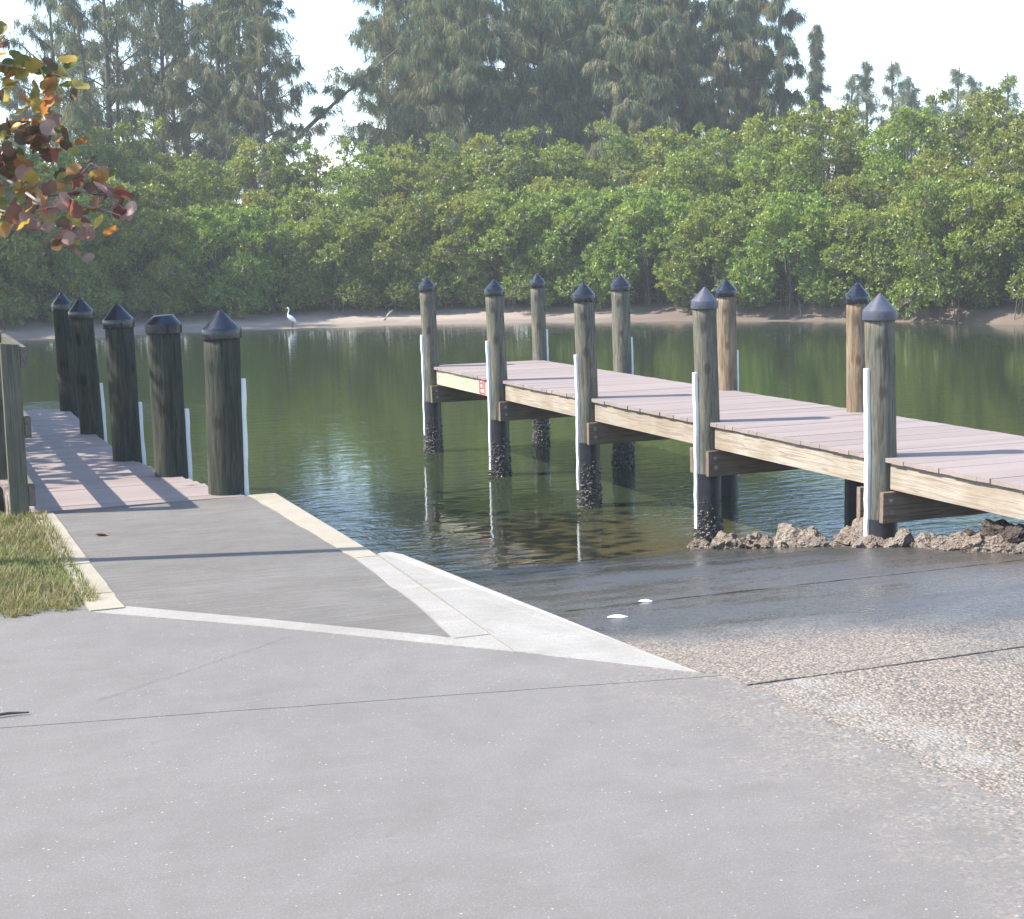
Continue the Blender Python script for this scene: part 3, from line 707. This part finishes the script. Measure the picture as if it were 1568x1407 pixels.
for a, b, s, z in ((7.12, 12.72, .10, .9), (7.2, 12.1, .09, .7), (7.2, 11.62, .15, 1.0), (7.26, 11.45, .13, .8), (7.2, 11.85, .1, .7), (7.3, 10.85, .16, .9), (7.28, 10.62, .18, 1.05), (7.32, 10.4, .15, .8), (7.2, 10.75, .12, .8), (7.18, 10.5, .11, .8), (7.12, 9.55, .13, .5), (7.16, 9.3, .12, .55), (7.05, 8.95, .10, .8), (7.08, 8.75, .09, .7)):
    rock(a, b, s, zs=z)
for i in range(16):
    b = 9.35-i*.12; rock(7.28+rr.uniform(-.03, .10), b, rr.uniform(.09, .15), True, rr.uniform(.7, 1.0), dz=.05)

# ------------------------------------------------------------------ small things on the ground
def onlot(px, py, z=0): a, b = lotpt(px, py); return a, b
a, b = lotpt(12, 1097)
tag(MB().tube([(-.075, -.02, .006), (0, .004, .008), (.075, .012, .005)], [.004, .006, .003], 6).build('stick', M['stick'], loc=D(a, b, .003), rot=(0, 0, rad(8))), 'short blackened stick lying on the grey parking lot', 'stick')
a, b = lotpt(155, 821)
lf = MB(); 
for i in range(9):
    for j in range(5):
        u = (i/8-.5)*2; w_ = (j/4-.5)*2*math.sqrt(max(0, 1-u*u)); lf.v.append((u*.036, w_*.024, .0015+.016*w_*w_+.008*u*u))
for i in range(8):
    for j in range(4): e = i*5+j; lf.f.append((e, e+1, e+6, e+5))
tag(lf.build('fallen_leaf', M['brownleaf'], loc=D(a, b, .003)), 'curled dry brown leaf lying on the concrete walkway', 'leaf')
def ramppt(px, py):
    v = cF + cR*((px-784)/FPX) + cU*((703.5-py)/FPX)
    for k_ in range(400):
        t = 5+k_*.03; p = Vector((0, 0, CAMH))+v*t; bb = p.dot(VY)
        if p.z < rampz(bb): return p.dot(VX), bb, rampz(bb)
for (px, py, sx, sy, nm, lb) in ((988, 922, .075, .05, 'shell', 'small bright white shell scrap on the wet ramp just above the joint'), (945, 946, .10, .06, 'shell', 'dull whitish shell scrap on the dry ramp beside the flared kerb')):
    a, b, z = ramppt(px, py); mb = MB()
    for i in range(7):
        for j in range(7):
            u, w_ = i/3-1, j/3-1; q = max(abs(u), abs(w_)); l = math.hypot(u, w_) or 1; mb.v.append((u/l*q*sx*.5*(1+.2*math.sin(i*3+j)), w_/l*q*sy*.5, .003+.010*(1-q*q)))
    for i in range(6):
        for j in range(6): e = i*7+j; mb.f.append((e, e+7, e+8, e+1))
    tag(mb.build(nm, M['shell'], loc=D(a, b, z+.003), smooth=True), lb, 'shell')

# ------------------------------------------------------------------ egret on the far shore
bp_ = at(445, 503, 57.6); eg = empty('egret', (bp_.x, shore(bp_.x)+.25, WL), 0)
tag(eg, 'slender white egret standing upright at the edge of the far sandbank', 'bird')
def ell(pts):   # swept ellipse: (x,z,rx,ry)
    mb = MB(); K = 12
    for i, (x, z, a_, b_) in enumerate(pts):
        x0, z0 = pts[max(i-1, 0)][:2]; x1, z1 = pts[min(i+1, len(pts)-1)][:2]; t = Vector((x1-x0, 0, z1-z0)).normalized(); nn = Vector((-t.z, 0, t.x))
        for j in range(K): an = 2*math.pi*j/K; mb.v.append(tuple(Vector((x, 0, z))+nn*math.cos(an)*a_+Vector((0, 1, 0))*math.sin(an)*b_))
    for i in range(len(pts)-1):
        for j in range(K): a_ = i*K+j; b_ = i*K+(j+1) % K; mb.f.append((a_, b_, b_+K, a_+K))
    mb.f.append(tuple(range(K))[::-1]); mb.f.append(tuple((len(pts)-1)*K+j for j in range(K))); return mb
ell([(.20, .21, .008, .02), (.17, .25, .035, .04), (.10, .31, .07, .07), (.02, .37, .088, .08), (-.05, .43, .075, .07), (-.085, .48, .045, .045), (-.09, .53, .030, .03), (-.075, .59, .024, .024), (-.055, .65, .022, .022), (-.05, .70, .022, .022), (-.065, .735, .027, .026), (-.09, .745, .027, .024), (-.115, .74, .018, .016)]).build('body', M['egret'], eg, True)
MB().tube([(-.11, 0, .74), (-.16, 0, .735), (-.205, 0, .725)], [.011, .008, .001], 8).build('beak', M['beak'], eg, True)
for s_, dx in ((-1, 0.), (1, .03)):
    MB().tube([(.04+dx, s_*.03, .31), (.05+dx, s_*.032, .16), (.03+dx, s_*.032, -.06)], [.014, .009, .008], 6).build('leg', M['legs'], eg, True)

# ------------------------------------------------------------------ foliage builders
def unit(a): return a/np.maximum(np.linalg.norm(a, axis=-1, keepdims=True), 1e-9)
def leaves(P, Dv, N, L, Wd):
    """diamond leaves bent along the midrib: base P, direction Dv, normal N -> (n,4,3)"""
    S_ = unit(np.cross(Dv, N)); N = unit(np.cross(S_, Dv))
    L = L[:, None]; Wd = Wd[:, None]
    return np.stack([P, P+Dv*L*.55+S_*Wd*.5+N*Wd*.12, P+Dv*L, P+Dv*L*.5-S_*Wd*.5+N*Wd*.12], 1)
def mangrove_variant(seed, H, Rw, nl):
    g = np.random.default_rng(seed); rs = random.Random(seed)
    K = int(32*Rw/1.9)
    cen = []; rad_ = []
    for i in range(K):
        t = ((i+.5)/K)**1.25; z = H*(.11+.76*t)
        spread = Rw*(1.08 - .38*max(0, t-.6)/.4)
        a = i*2.4+g.uniform(-.6, .6); q = spread*math.sqrt(g.uniform(.35, 1))
        cen.append((math.cos(a)*q, math.sin(a)*q*.8, z*g.uniform(.93, 1.05))); rad_.append(g.uniform(.50, .85))
    for i in range(9):   # leaders poking out of the top
        a = g.uniform(0, 6.28); q = Rw*g.uniform(.3, .95); cen.append((math.cos(a)*q, math.sin(a)*q*.8, H*g.uniform(.84, .97))); rad_.append(g.uniform(.20, .36))
    cen = np.array(cen); rad_ = np.array(rad_); w = rad_**2; w /= w.sum()
    nc = nl//11; li = g.choice(len(cen), nc, p=w)
    d = unit(g.normal(size=(nc, 3)) + np.array([0, -.15, .28])); rr_ = rad_[li]*g.uniform(.55, 1.0, nc)**.6*(1+.22*np.sin(d[:, 0]*5+li)*np.cos(d[:, 2]*6+li*2))
    C = cen[li]+d*rr_[:, None]*np.array([1.08, 1.0, .78])
    ax = unit(d*.6+np.array([0, 0, .8])+g.normal(size=(nc, 3))*.3)
    P = np.repeat(C, 11, 0); A = np.repeat(ax, 11, 0); n = len(P)
    dv = unit(A*.55+g.normal(size=(n, 3))*.75); nn = unit(A*.6+np.array([0, 0, .25])+g.normal(size=(n, 3))*.6)
    P = P+g.normal(size=(n, 3))*.035
    L = g.uniform(.10, .165, n); V = leaves(P, dv, nn, L, L*g.uniform(.42, .56, n))
    base = np.array([(.175, .245, .045), (.21, .275, .048), (.255, .30, .055), (.31, .31, .07), (.14, .21, .05)])
    lobec = g.choice(5, len(cen), p=[.28, .28, .22, .08, .14]); ci = np.repeat(lobec[li], 11); sw = g.random(n) < .45; ci = np.where(sw, g.choice(5, n, p=[.25, .27, .24, .12, .12]), ci)
    col = base[ci]*g.uniform(.75, 1.25, (n, 1)); old = g.random(n) < .015; col[old] = (.34, .28, .06)
    crown = npmesh('crown', V, 4, col)
    # trunk, limbs and twigs
    mb = MB()
    for i in range(3):
        a = g.uniform(0, 6.28); mb.tube([(math.cos(a)*.1, math.sin(a)*.1, .3), (math.cos(a)*.3, math.sin(a)*.3, H*.35), (math.cos(a)*.5, math.sin(a)*.4, H*.7)], [.06, .04, .02], 6)
    tw = MB()
    for i in range(len(cen)):
        c = Vector(cen[i]); st = Vector((c.x*.35, c.y*.35, c.z*.55)); mb.tube([st, st.lerp(c, .6)+Vector((0, 0, -.08)), c], [.024, .016, .009], 4)
    for i in g.choice(nc, min(850, nc), replace=False):
        c = Vector(cen[li[i]]); e = Vector(C[i]); m_ = c.lerp(e, .5)+Vector((g.uniform(-.06, .06), g.uniform(-.06, .06), -.05)); e = e+(e-c)*g.uniform(-.1, .18)
        tw.tube([c, m_, e], [.011, .008, .004], 3, False)
    ro = MB()
    for i in range(16):
        a = g.uniform(0, 6.28); q = g.uniform(.5, Rw*.95); h = g.uniform(.5, 1.3)
        ro.tube([(math.cos(a)*q*.25, math.sin(a)*q*.25, h), (math.cos(a)*q*.8, math.sin(a)*q*.8, h*.75), (math.cos(a)*q, math.sin(a)*q, -.35)], [.022, .02, .016], 4, False)
    mt = mb.mesh('trunk'); mt.materials.append(M['bark'])
    mw = tw.mesh('twigs'); mw.materials.append(M['twig']); mr = ro.mesh('prop_roots'); mr.materials.append(M['root'])
    crown.materials.append(M['mangrove'])
    return crown, mt, mw, mr
MV = [mangrove_variant(100+i, 1*[4.6, 5.0, 5.4, 6.6, 7.2, 7.0][i], [1.9, 2.1, 2.0, 2.0, 2.2, 2.1][i], [34000, 36000, 36000, 36000, 38000, 36000][i]) for i in range(6)]
rm_ = random.Random(4)
def mangrove(v, x, y, z, s, rz, label, group):
    e = empty('mangrove_tree', (x, y, z), rz); e.scale = (s, s, s*rm_.uniform(.95, 1.05)); tag(e, label, 'tree', group)
    cr, mt, mw, mr = MV[v]
    link('crown', cr, None, e); link('trunk', mt, None, e); link('twigs', mw, None, e)['kind'] = 'stuff'; link('prop_roots', mr, None, e)
seen = set()
def front_label(x):
    for k_, xx, lb in (('egret', -8.0, 'low mangrove overhanging the pale sandbank directly behind the egret'), ('wood', -4.7, 'low mangrove above the pale driftwood stub on the sandbank'), ('branch', 11.9, 'low mangrove rising behind the dark driftwood branch on the muddy edge')):
        if k_ not in seen and abs(x-xx) < 1.4: seen.add(k_); return lb, None
    if x < -9: return 'dim shaded mangrove lining the far shore beyond the dark pilings', 'shaded mangroves along the far shoreline'
    if x < 8: return 'bright green mangrove with arched roots fronting the pale sandbank beyond the dock end', 'mangroves behind the sandbank'
    return 'yellow green mangrove growing right at the muddy water edge beyond the long dock', 'mangroves at the muddy edge'
x = -26.0
while x < 26:
    y = shore(x)+sandw(x)*.85+(rm_.uniform(.7, 1.3) if x < 7 else rm_.uniform(-.3, .2))
    mangrove(rm_.choice((0, 1, 2)), x, y+.6, -.95, rm_.uniform(.82, 1.02), rm_.choice((-1, 0, 1))*.5+rm_.uniform(-.3, .3), *front_label(x)); x += rm_.uniform(2.0, 2.7)
x = -30.0
while x < 30:
    y = shore(x)+sandw(x)*1.2+rm_.uniform(3.4, 4.8)
    mangrove(rm_.choice((2, 3, 5)), x, y, -.75, rm_.uniform(.84, 1.0), rm_.uniform(0, 6.28), 'taller leafy green mangrove rising close behind the shoreline mangroves', 'mangroves in the second row'); x += rm_.uniform(2.3, 3.0)
x = -32.0
while x < 34:
    y = shore(x)+sandw(x)*1.2+rm_.uniform(6.6, 8.6)
    tp_ = float(np.interp(x, [-20, -9, -7.5, -5, 0, 6, 11, 16, 22], [1.0, 1.03, .88, 1.03, 1.02, 1.06, 1.14, 1.12, 1.08]))
    mangrove(rm_.choice((3, 4, 5)), x, y, -.6, tp_*rm_.uniform(.94, 1.04), rm_.uniform(0, 6.28), *(('tall mangrove in the rear row standing before the gap of open sky', 'rear mangroves at the sky gap') if -9 < x < -6 else ('tall yellow green mangrove in the rear row before the small far casuarinas', 'rear mangroves under open sky') if x > 11 else ('tall mangrove in the rear row before the open forked casuarinas', 'rear mangroves before the open casuarinas') if x < -6 else ('tall mangrove in the rear row before the dense casuarina clump', 'rear mangroves before the dense clump'))); x += rm_.uniform(2.3, 3.0)

def casuarina_variant(seed, H, R, shape, n_str, droop=1.0, forks=1, dens=1.0, base=.12, limb=None):
    """tall feathery she-oak: ascending limbs, each hung with drooping needle plumes"""
    g = np.random.default_rng(seed); mb = MB(); Pst = []; Dst = []
    def trunk(lean, h, r):
        pts = []; ph = g.uniform(0, 6.28)
        for i in range(9):
            t = i/8; pts.append(Vector((lean[0]*t**1.2*h+.12*math.sin(ph+t*5), lean[1]*t*h+.1*math.cos(ph+t*4), h*t)))
        mb.tube(pts, [r*(1-t*.9)+.015 for t in np.linspace(0, 1, 9)], 7); return pts
    trunks = []
    for k_ in range(forks):
        a = k_*2.4+seed; s_ = 0 if k_ == 0 else g.uniform(.08, .2)
        trunks.append((trunk((math.cos(a)*s_, math.sin(a)*s_*.6), H*(1 if k_ == 0 else g.uniform(.75, .95)), .20*(1 if k_ == 0 else .7)), 1 if k_ == 0 else .75))
    if limb:      # one long limb reaching out to the side
        ln, hh, zz_ = limb
        lp = [Vector((ln*hh*t, .3*math.sin(t*4), zz_+hh*(.9*t-.12*t*t))) for t in np.linspace(0, 1, 9)]
        mb.tube(lp, [.15*(1-t*.85) for t in np.linspace(0, 1, 9)], 7); trunks.append((lp, .40))
    for pts, sc in trunks:
        nl_ = int(44*sc*dens*H/18*(.45 if limb and pts is trunks[-1][0] else 1))
        for i in range(nl_):
            t = base+(1-base)*((i+g.uniform(0, 1))/nl_); f_ = t*8; k_ = min(int(f_), 7); p = pts[k_].lerp(pts[k_+1], f_-k_)
            L = R*sc*shape(t)*g.uniform(.65, 1.15); az = i*2.4+g.uniform(-.6, .6); up = g.uniform(.35, .95)
            d = Vector((math.cos(az), math.sin(az), up)).normalized(); br = []
            for s_ in range(6):
                q = s_/5; br.append(p+d*L*q+Vector((0, 0, -.16*L*q*q*q*droop))+Vector((g.normal()*.05*L*q, g.normal()*.05*L*q, 0)))
            mb.tube(br, [.05*(1-q*.85)*min(1, L/2.5)+.006 for q in np.linspace(0, 1, 6)], 4, False)
            ntw = max(5, int(L*4.2*dens))
            for j in range(ntw):
                q = g.uniform(.18, 1.0)**.8*5; k2 = min(int(q), 4); b0 = br[k2].lerp(br[k2+1], q-k2)
                off = Vector((g.normal()*.8, g.normal()*.8, g.normal()*.4-.35))*(.34*L**.5)
                e = b0+off
                Pst.append(((b0.x, b0.y, b0.z), (e.x, e.y, e.z)))
    Pst = np.array(Pst); m_ = len(Pst); per = max(4, n_str//m_)
    b0 = np.repeat(Pst[:, 0], per, 0); e = np.repeat(Pst[:, 1], per, 0); n = len(b0)
    t = g.uniform(.1, 1.15, (n, 1)); P = b0+(e-b0)*t+g.normal(size=(n, 3))*np.array([.075, .075, .10]); out = unit(e-b0)
    dv = unit(out*.42+np.array([0, 0, -.85*droop])+g.normal(size=(n, 3))*.30)
    L = g.uniform(.28, .62, (n, 1)); S_ = unit(np.cross(dv, g.normal(size=(n, 3))))
    wd = g.uniform(.012, .024, (n, 1))
    V = np.stack([P-S_*wd, P+S_*wd, P+dv*L+np.array([0, 0, -.05])], 1)
    tuftc = np.repeat(g.random(m_), per); basec = np.array([(.095, .135, .085), (.125, .16, .095), (.175, .195, .105), (.225, .215, .13)])
    ci = np.clip((tuftc*4).astype(int), 0, 3); col = basec[ci]*g.uniform(.75, 1.25, (n, 1))
    cr = npmesh('crown', V, 3, col); cr.materials.append(M['casuarina']); tm = mb.mesh('trunk', True); tm.materials.append(M['bark'])
    return cr, tm
broad = lambda t: .35+.75*math.sin(min(1, t*1.12)*math.pi)**.7 if t < .89 else .45
cone = lambda t: (1.05-t*.92)*min(1, .35+t*2.2)
ragged = lambda t: (1.06-t*.90)*min(1, .75+t)
column = lambda t: min(1, .45+1.6*t)*(1 if t < .72 else max(.18, (1-t)/.28))
CV = {
 'broad': casuarina_variant(1, 19, 4.3, broad, 56000, 1.0, 2, 1.15), 'broad2': casuarina_variant(2, 21, 4.0, column, 64000, 1.15, 2, 1.2),
 'open': casuarina_variant(3, 17, 3.4, broad, 20000, .8, 2, .75, .22), 'open2': casuarina_variant(4, 16, 3.3, broad, 17000, .75, 3, .65, .28),
 'plume': casuarina_variant(5, 17, 2.4, column, 42000, 1.3, 1, 1.1), 'slim': casuarina_variant(6, 15, 1.3, ragged, 18000, .7, 1, 1.5),
 'slim2': casuarina_variant(7, 14, 1.9, cone, 20000, 1.0, 1, .9), 'wisp': casuarina_variant(8, 12, 2.9, ragged, 11000, .3, 2, 1.0), 'wisp2': casuarina_variant(11, 12, 2.5, ragged, 9000, .25, 1, 1.2),
 'lean': casuarina_variant(12, 17, 2.9, broad, 22000, .8, 1, .7, .25, (.95, 8.2, 6.4))}
def casuarina(v, px, d, topy, rz, label, group, z=-.5):
    p = at(px, topy, d); Hv = {'broad': 19, 'broad2': 21, 'open': 17, 'open2': 16, 'plume': 17, 'slim': 15, 'slim2': 14, 'wisp': 12, 'wisp2': 12, 'lean': 17}[v]
    s = (p.z-z)/Hv; e = empty('casuarina_tree', (p.x, d, z), rz); e.scale = (s, s, s); tag(e, label, 'tree', group)
    link('crown', CV[v][0], None, e); link('trunk', CV[v][1], None, e); return e
G1 = 'open casuarinas beyond the left dock'; L1 = 'open feathery casuarina with dark forked trunk behind the mangroves, beyond the dark pilings'
for v, px, d, ty, rz in (('open', 75, 84, -70, .3), ('open2', 150, 80, -120, 1.4), ('open', 235, 88, -110, 2.9), ('open2', 275, 96, -90, 4.2), ('open2', 325, 82, -120, 5.2), ('open', 360, 93, -90, .8), ('slim2', 20, 110, 80, 1)):
    casuarina(v, px, d, ty, rz, L1, G1)
casuarina('lean', 394, 79, -70, .0, 'casuarina with one long bare limb reaching out toward the gap of open sky', None)
G2 = 'dense casuarinas behind the middle of the thicket'; L2 = 'dense tall drooping casuarina in the dark clump behind the mangroves'
for v, px, d, ty, rz in (('broad', 625, 84, -80, 2.2), ('broad2', 705, 80, -130, .4), ('broad2', 770, 88, -140, 2.0), ('broad', 825, 82, -120, 3.3), ('broad2', 885, 86, -130, 5.0), ('broad', 935, 90, -110, 1.1), ('plume', 955, 78, -90, 0), ('plume', 1010, 76, -80, 2.5), ('plume', 1065, 80, -95, 4), ('broad2', 1005, 96, -100, 2.7), ('open', 585, 90, -70, 1.2), ('broad2', 660, 100, -100, 3.9)):
    if v == 'plume': casuarina(v, px, d, ty, rz, 'narrow plume shaped casuarina with pale hanging tresses at the front of the dense clump', 'plume shaped casuarinas')
    else: casuarina(v, px, d, ty, rz, L2, G2)
G3 = 'slender casuarinas at the edge of the clump'; L3 = 'slender casuarina with straight trunk at the open edge of the tall clump'
for v, px, d, ty, rz in (('plume', 1112, 84, -75, .6), ('slim2', 1158, 86, -60, 2.2), ('slim2', 1196, 83, -85, 3.7), ('wisp', 1140, 92, -10, 1)):
    casuarina(v, px, d, ty, rz, L3, G3)
casuarina('slim', 1250, 96, 40, .5, 'lone narrow spire shaped casuarina standing beside the slender casuarinas', None)
G4 = 'small far casuarinas'; L4 = 'small pale casuarina far off, barely topping the mangroves under open sky'
for v, px, d, ty, rz in (('wisp', 1305, 105, 112, .2), ('wisp2', 1326, 100, 96, 1.3), ('wisp', 1368, 102, 92, 2.4), ('wisp2', 1392, 108, 120, 4), ('wisp', 1466, 112, 102, 5), ('wisp2', 1490, 108, 118, 3), ('wisp2', 1512, 106, 145, .9), ('wisp', 1546, 108, 112, 1.9), ('wisp', 1600, 108, 120, 2.9), ('wisp2', 1425, 110, 150, 2)):
    casuarina(v, px, d, ty, rz, L4, G4)
# trees outside the frame on the left bank that keep the left shore in shade
for x_, y_, v in ((-25.2, 57.5, 'broad'), (-30.5, 60.5, 'broad2'), (-26, 63, 'broad'), (-27.5, 55, 'broad2'), (-25.5, 66.5, 'broad')):
    e = empty('casuarina_tree', (x_, y_, -.5), x_); tag(e, 'casuarina on the left bank shading the shore', 'tree', 'shade trees on the left bank'); e.scale = (.95, .95, .92)
    link('crown', CV[v][0], None, e); link('trunk', CV[v][1], None, e)

# ------------------------------------------------------------------ sea grape tree on the left, one side of its crown in view
rs = random.Random(17)
sgt = empty('sea_grape_tree', (-8.2, 14.6, 0)); tag(sgt, 'sea grape tree with large round red, orange and olive leaves overhanging beside the railed dock', 'tree')
base = Vector((-8.2, 14.6, 0)); tb = MB()
def br(pts, r0, r1): 
    P_ = [Vector(p)-base for p in pts]; tb.tube(P_, [r0+(r1-r0)*i/(len(P_)-1) for i in range(len(P_))], 7)
br([base+Vector((0, 0, -.3)), base+Vector((.1, 0, .9)), base+Vector((.25, -.1, 1.9))], .17, .12)
hubs = []
for i in range(7):
    a = i*.9+.3; e = base+Vector((math.cos(a)*2.2, math.sin(a)*2.0, rs.uniform(3.0, 4.4))); hubs.append(e)
    br([base+Vector((.25, -.1, 1.85)), (base+Vector((.25, -.1, 1.9))).lerp(e, .5)+Vector((0, 0, .25)), e], .08, .03)
lm = []
for k_ in range(3):
    mb = MB(); mb.v.append((0, .0, 0)); ring = 12
    for j in range(ring):
        a = 2*math.pi*j/ring-math.pi/2; r_ = .5*(1+.06*math.sin(a*2+k_)); r_ *= (.80 if j == 0 else 1)
        mb.v.append((math.cos(a)*r_*.5, math.sin(a)*r_*.5+.25, .03*math.cos(a*2+k_)-.02)); 
    for j in range(ring):
        a = 2*math.pi*j/ring-math.pi/2; r_ = .5*(1+.06*math.sin(a*2+k_)); r_ *= (.62 if j == 0 else 1)
        mb.v.append((math.cos(a)*r_, math.sin(a)*r_+.25, .10*abs(math.cos(a))+.04*math.sin(a*3+k_)-.05*k_*math.sin(a)))
    mb.v[0] = (0, .25, -.035)
    for j in range(ring): mb.f += [(0, 1+j, 1+(j+1) % ring), (1+j, 1+ring+j, 1+ring+(j+1) % ring, 1+(j+1) % ring)]
    lm.append(mb.mesh('leaf', True))
LV = [[None]*len(SG) for _ in lm]
for i, me in enumerate(lm):
    for j, mt in enumerate(SG): c_ = me.copy(); c_.materials.append(mt); LV[i][j] = c_
nleaf = 0
def leaf(p, size, ci):
    global nleaf
    n = Vector((rs.gauss(-.25, .55), rs.gauss(-.35, .6), rs.gauss(.55, .5))).normalized(); q = n.to_track_quat('Z', 'Y').to_euler(); q.rotate_axis('Z', rs.uniform(0, 6.28))
    link('leaf', LV[rs.randrange(3)][ci], None, sgt, p-base, q, (size, size, size)); nleaf += 1
def spray(pixels, d0, d1, n, sz=(.10, .155), weights=(1, 1, 1, 1, 1, 1), sp=.09, r=.012):
    pts = [at(px, py, d0+(d1-d0)*i/(len(pixels)-1)) for i, (px, py) in enumerate(pixels)]
    br(pts, r, .004)
    for i in range(n):
        t0_ = next((q for q in np.linspace(0, len(pts)-1, 60) if np.interp(q, range(len(pixels)), [z_[0] for z_ in pixels]) > -45), 0)/(len(pts)-1)
        t = rs.uniform(t0_, 1.02)*(len(pts)-1); k_ = min(int(t), len(pts)-2); p = pts[k_].lerp(pts[k_+1], t-k_)
        leaf(p+Vector((rs.gauss(0, sp), rs.gauss(0, sp*1.6), rs.gauss(-.01, sp))), rs.uniform(*sz), rs.choices(range(6), weights)[0])
spray([(-330, 120), (-120, 80), (0, 98), (45, 106), (95, 116)], 13.6, 12.8, 46, weights=(4, 4, 1, 0, 0, 2), sp=.07, r=.02)
spray([(-300, 260), (-120, 230), (20, 190), (70, 170), (88, 138)], 13.8, 12.4, 34, weights=(3, 3, 3, 0, 2, 1), sp=.08)
spray([(30, 210), (70, 195), (88, 160)], 12.6, 12.4, 9, weights=(3, 3, 2, 0, 1, 1), sp=.06)
spray([(-300, 240), (-100, 225), (0, 205), (45, 215), (80, 222)], 13.2, 12.5, 42, weights=(2, 1, 3, 2, 2, 4), sp=.10)
spray([(-280, 290), (-100, 262), (5, 255), (60, 240)], 13.2, 12.6, 42, weights=(1, 0, 2, 4, 4, 3), sp=.10)
spray([(-260, 250), (-60, 262), (0, 268), (40, 295), (75, 300), (120, 292), (165, 298), (190, 320)], 13.0, 12.0, 44, weights=(1, 1, 3, 4, 4, 2), sp=.075, r=.02)
spray([(40, 295), (70, 318), (110, 315), (150, 318), (185, 330)], 12.2, 11.9, 20, weights=(0, 1, 3, 4, 4, 2), sp=.06)
spray([(110, 290), (128, 262), (140, 250), (155, 258)], 12.2, 12.0, 9, weights=(1, 1, 2, 3, 2, 4), sp=.05)
spray([(-120, 330), (0, 322), (50, 335), (100, 350), (120, 362)], 12.6, 12.0, 44, weights=(1, 2, 2, 4, 4, 2), sp=.06)
spray([(-60, 20), (-20, 40), (-4, 60)], 12.8, 12.7, 6, weights=(1, 1, 2, 2, 0, 2), sp=.05)
tb.build('trunk', M['twig'], sgt, True)
# the rest of the crown outside the frame
g = np.random.default_rng(9); n = 5200
hv = np.array([tuple(h) for h in hubs]); hi = g.integers(0, len(hv), n)
P = hv[hi]+unit(g.normal(size=(n, 3)))*(g.uniform(.2, 1, (n, 1))**.5)*np.array([1.45, 1.9, .95])
P2_ = np.stack([g.uniform(-5.9, -4.7, 1100), g.uniform(10.9, 16.5, 1100), g.uniform(3.5, 5.0, 1100)], 1); P3_ = np.stack([g.uniform(-10.2, -6.6, 2600), g.uniform(13.2, 18.5, 2600), g.uniform(3.2, 5.2, 2600)], 1); P = np.concatenate([P, P2_, P3_])
zz = P[:, 2]; dd = P[:, 1]; inx = P[:, 0] > -dd*.333-.15-(zz-1.7)*.0
P = P[~(inx & (zz < 1.7+dd*.165))]
n = len(P); dv = unit(g.normal(size=(n, 3))); nn = unit(g.normal(size=(n, 3))*.6+np.array([0, 0, .8])); L = g.uniform(.13, .19, n)
pal2 = np.array([(.13, .15, .035), (.24, .22, .05), (.36, .17, .05), (.26, .09, .06)])
cr = link('crown', npmesh('crown', leaves(P-np.array(base), dv, nn, L, L), 4, pal2[g.integers(0, 4, n)]), M['blade'], sgt); cr['kind'] = 'stuff'

# ------------------------------------------------------------------ driftwood at the far shore
for px, d, ln, tilt, lb in ((588, 60.6, .5, .75, 'pale stub of driftwood leaning out of the far sandbank below the mangroves'), (1305, 55, .9, .15, 'low dark driftwood branch lying on the muddy shore behind the dock pilings')):
    p = at(px, 490, d); z = -.95
    mb = MB().tube([(0, 0, -.1), (ln*.5*math.cos(tilt), 0, ln*.5*math.sin(tilt)+.02), (ln*math.cos(tilt), .05, ln*math.sin(tilt))], [.05, .04, .025], 7).tube([(ln*.4, 0, ln*.4*math.sin(tilt)), (ln*.5, -.1, ln*.4*math.sin(tilt)+.2)], [.02, .008], 5)
    tag(mb.build('driftwood', M['twig'], loc=(p.x, shore(p.x)+sandw(p.x)*.55, z-.12), smooth=True), lb, 'driftwood')

# ------------------------------------------------------------------ air
hz = NB('haze_air'); hz.t.nodes.remove(hz.b)
pv = hz.n('ShaderNodeVolumePrincipled'); pv.inputs['Color'].default_value = (.93, .96, 1, 1); pv.inputs['Density'].default_value = .0009; pv.inputs['Anisotropy'].default_value = .1
hz.t.links.new(pv.outputs[0], hz.out.inputs['Volume'])
hb = link('haze', pymesh('haze', boxv(-710, 710, -310, 910, -4.6, 30), BOXF), hz.m); tag(hb, kind='stuff')
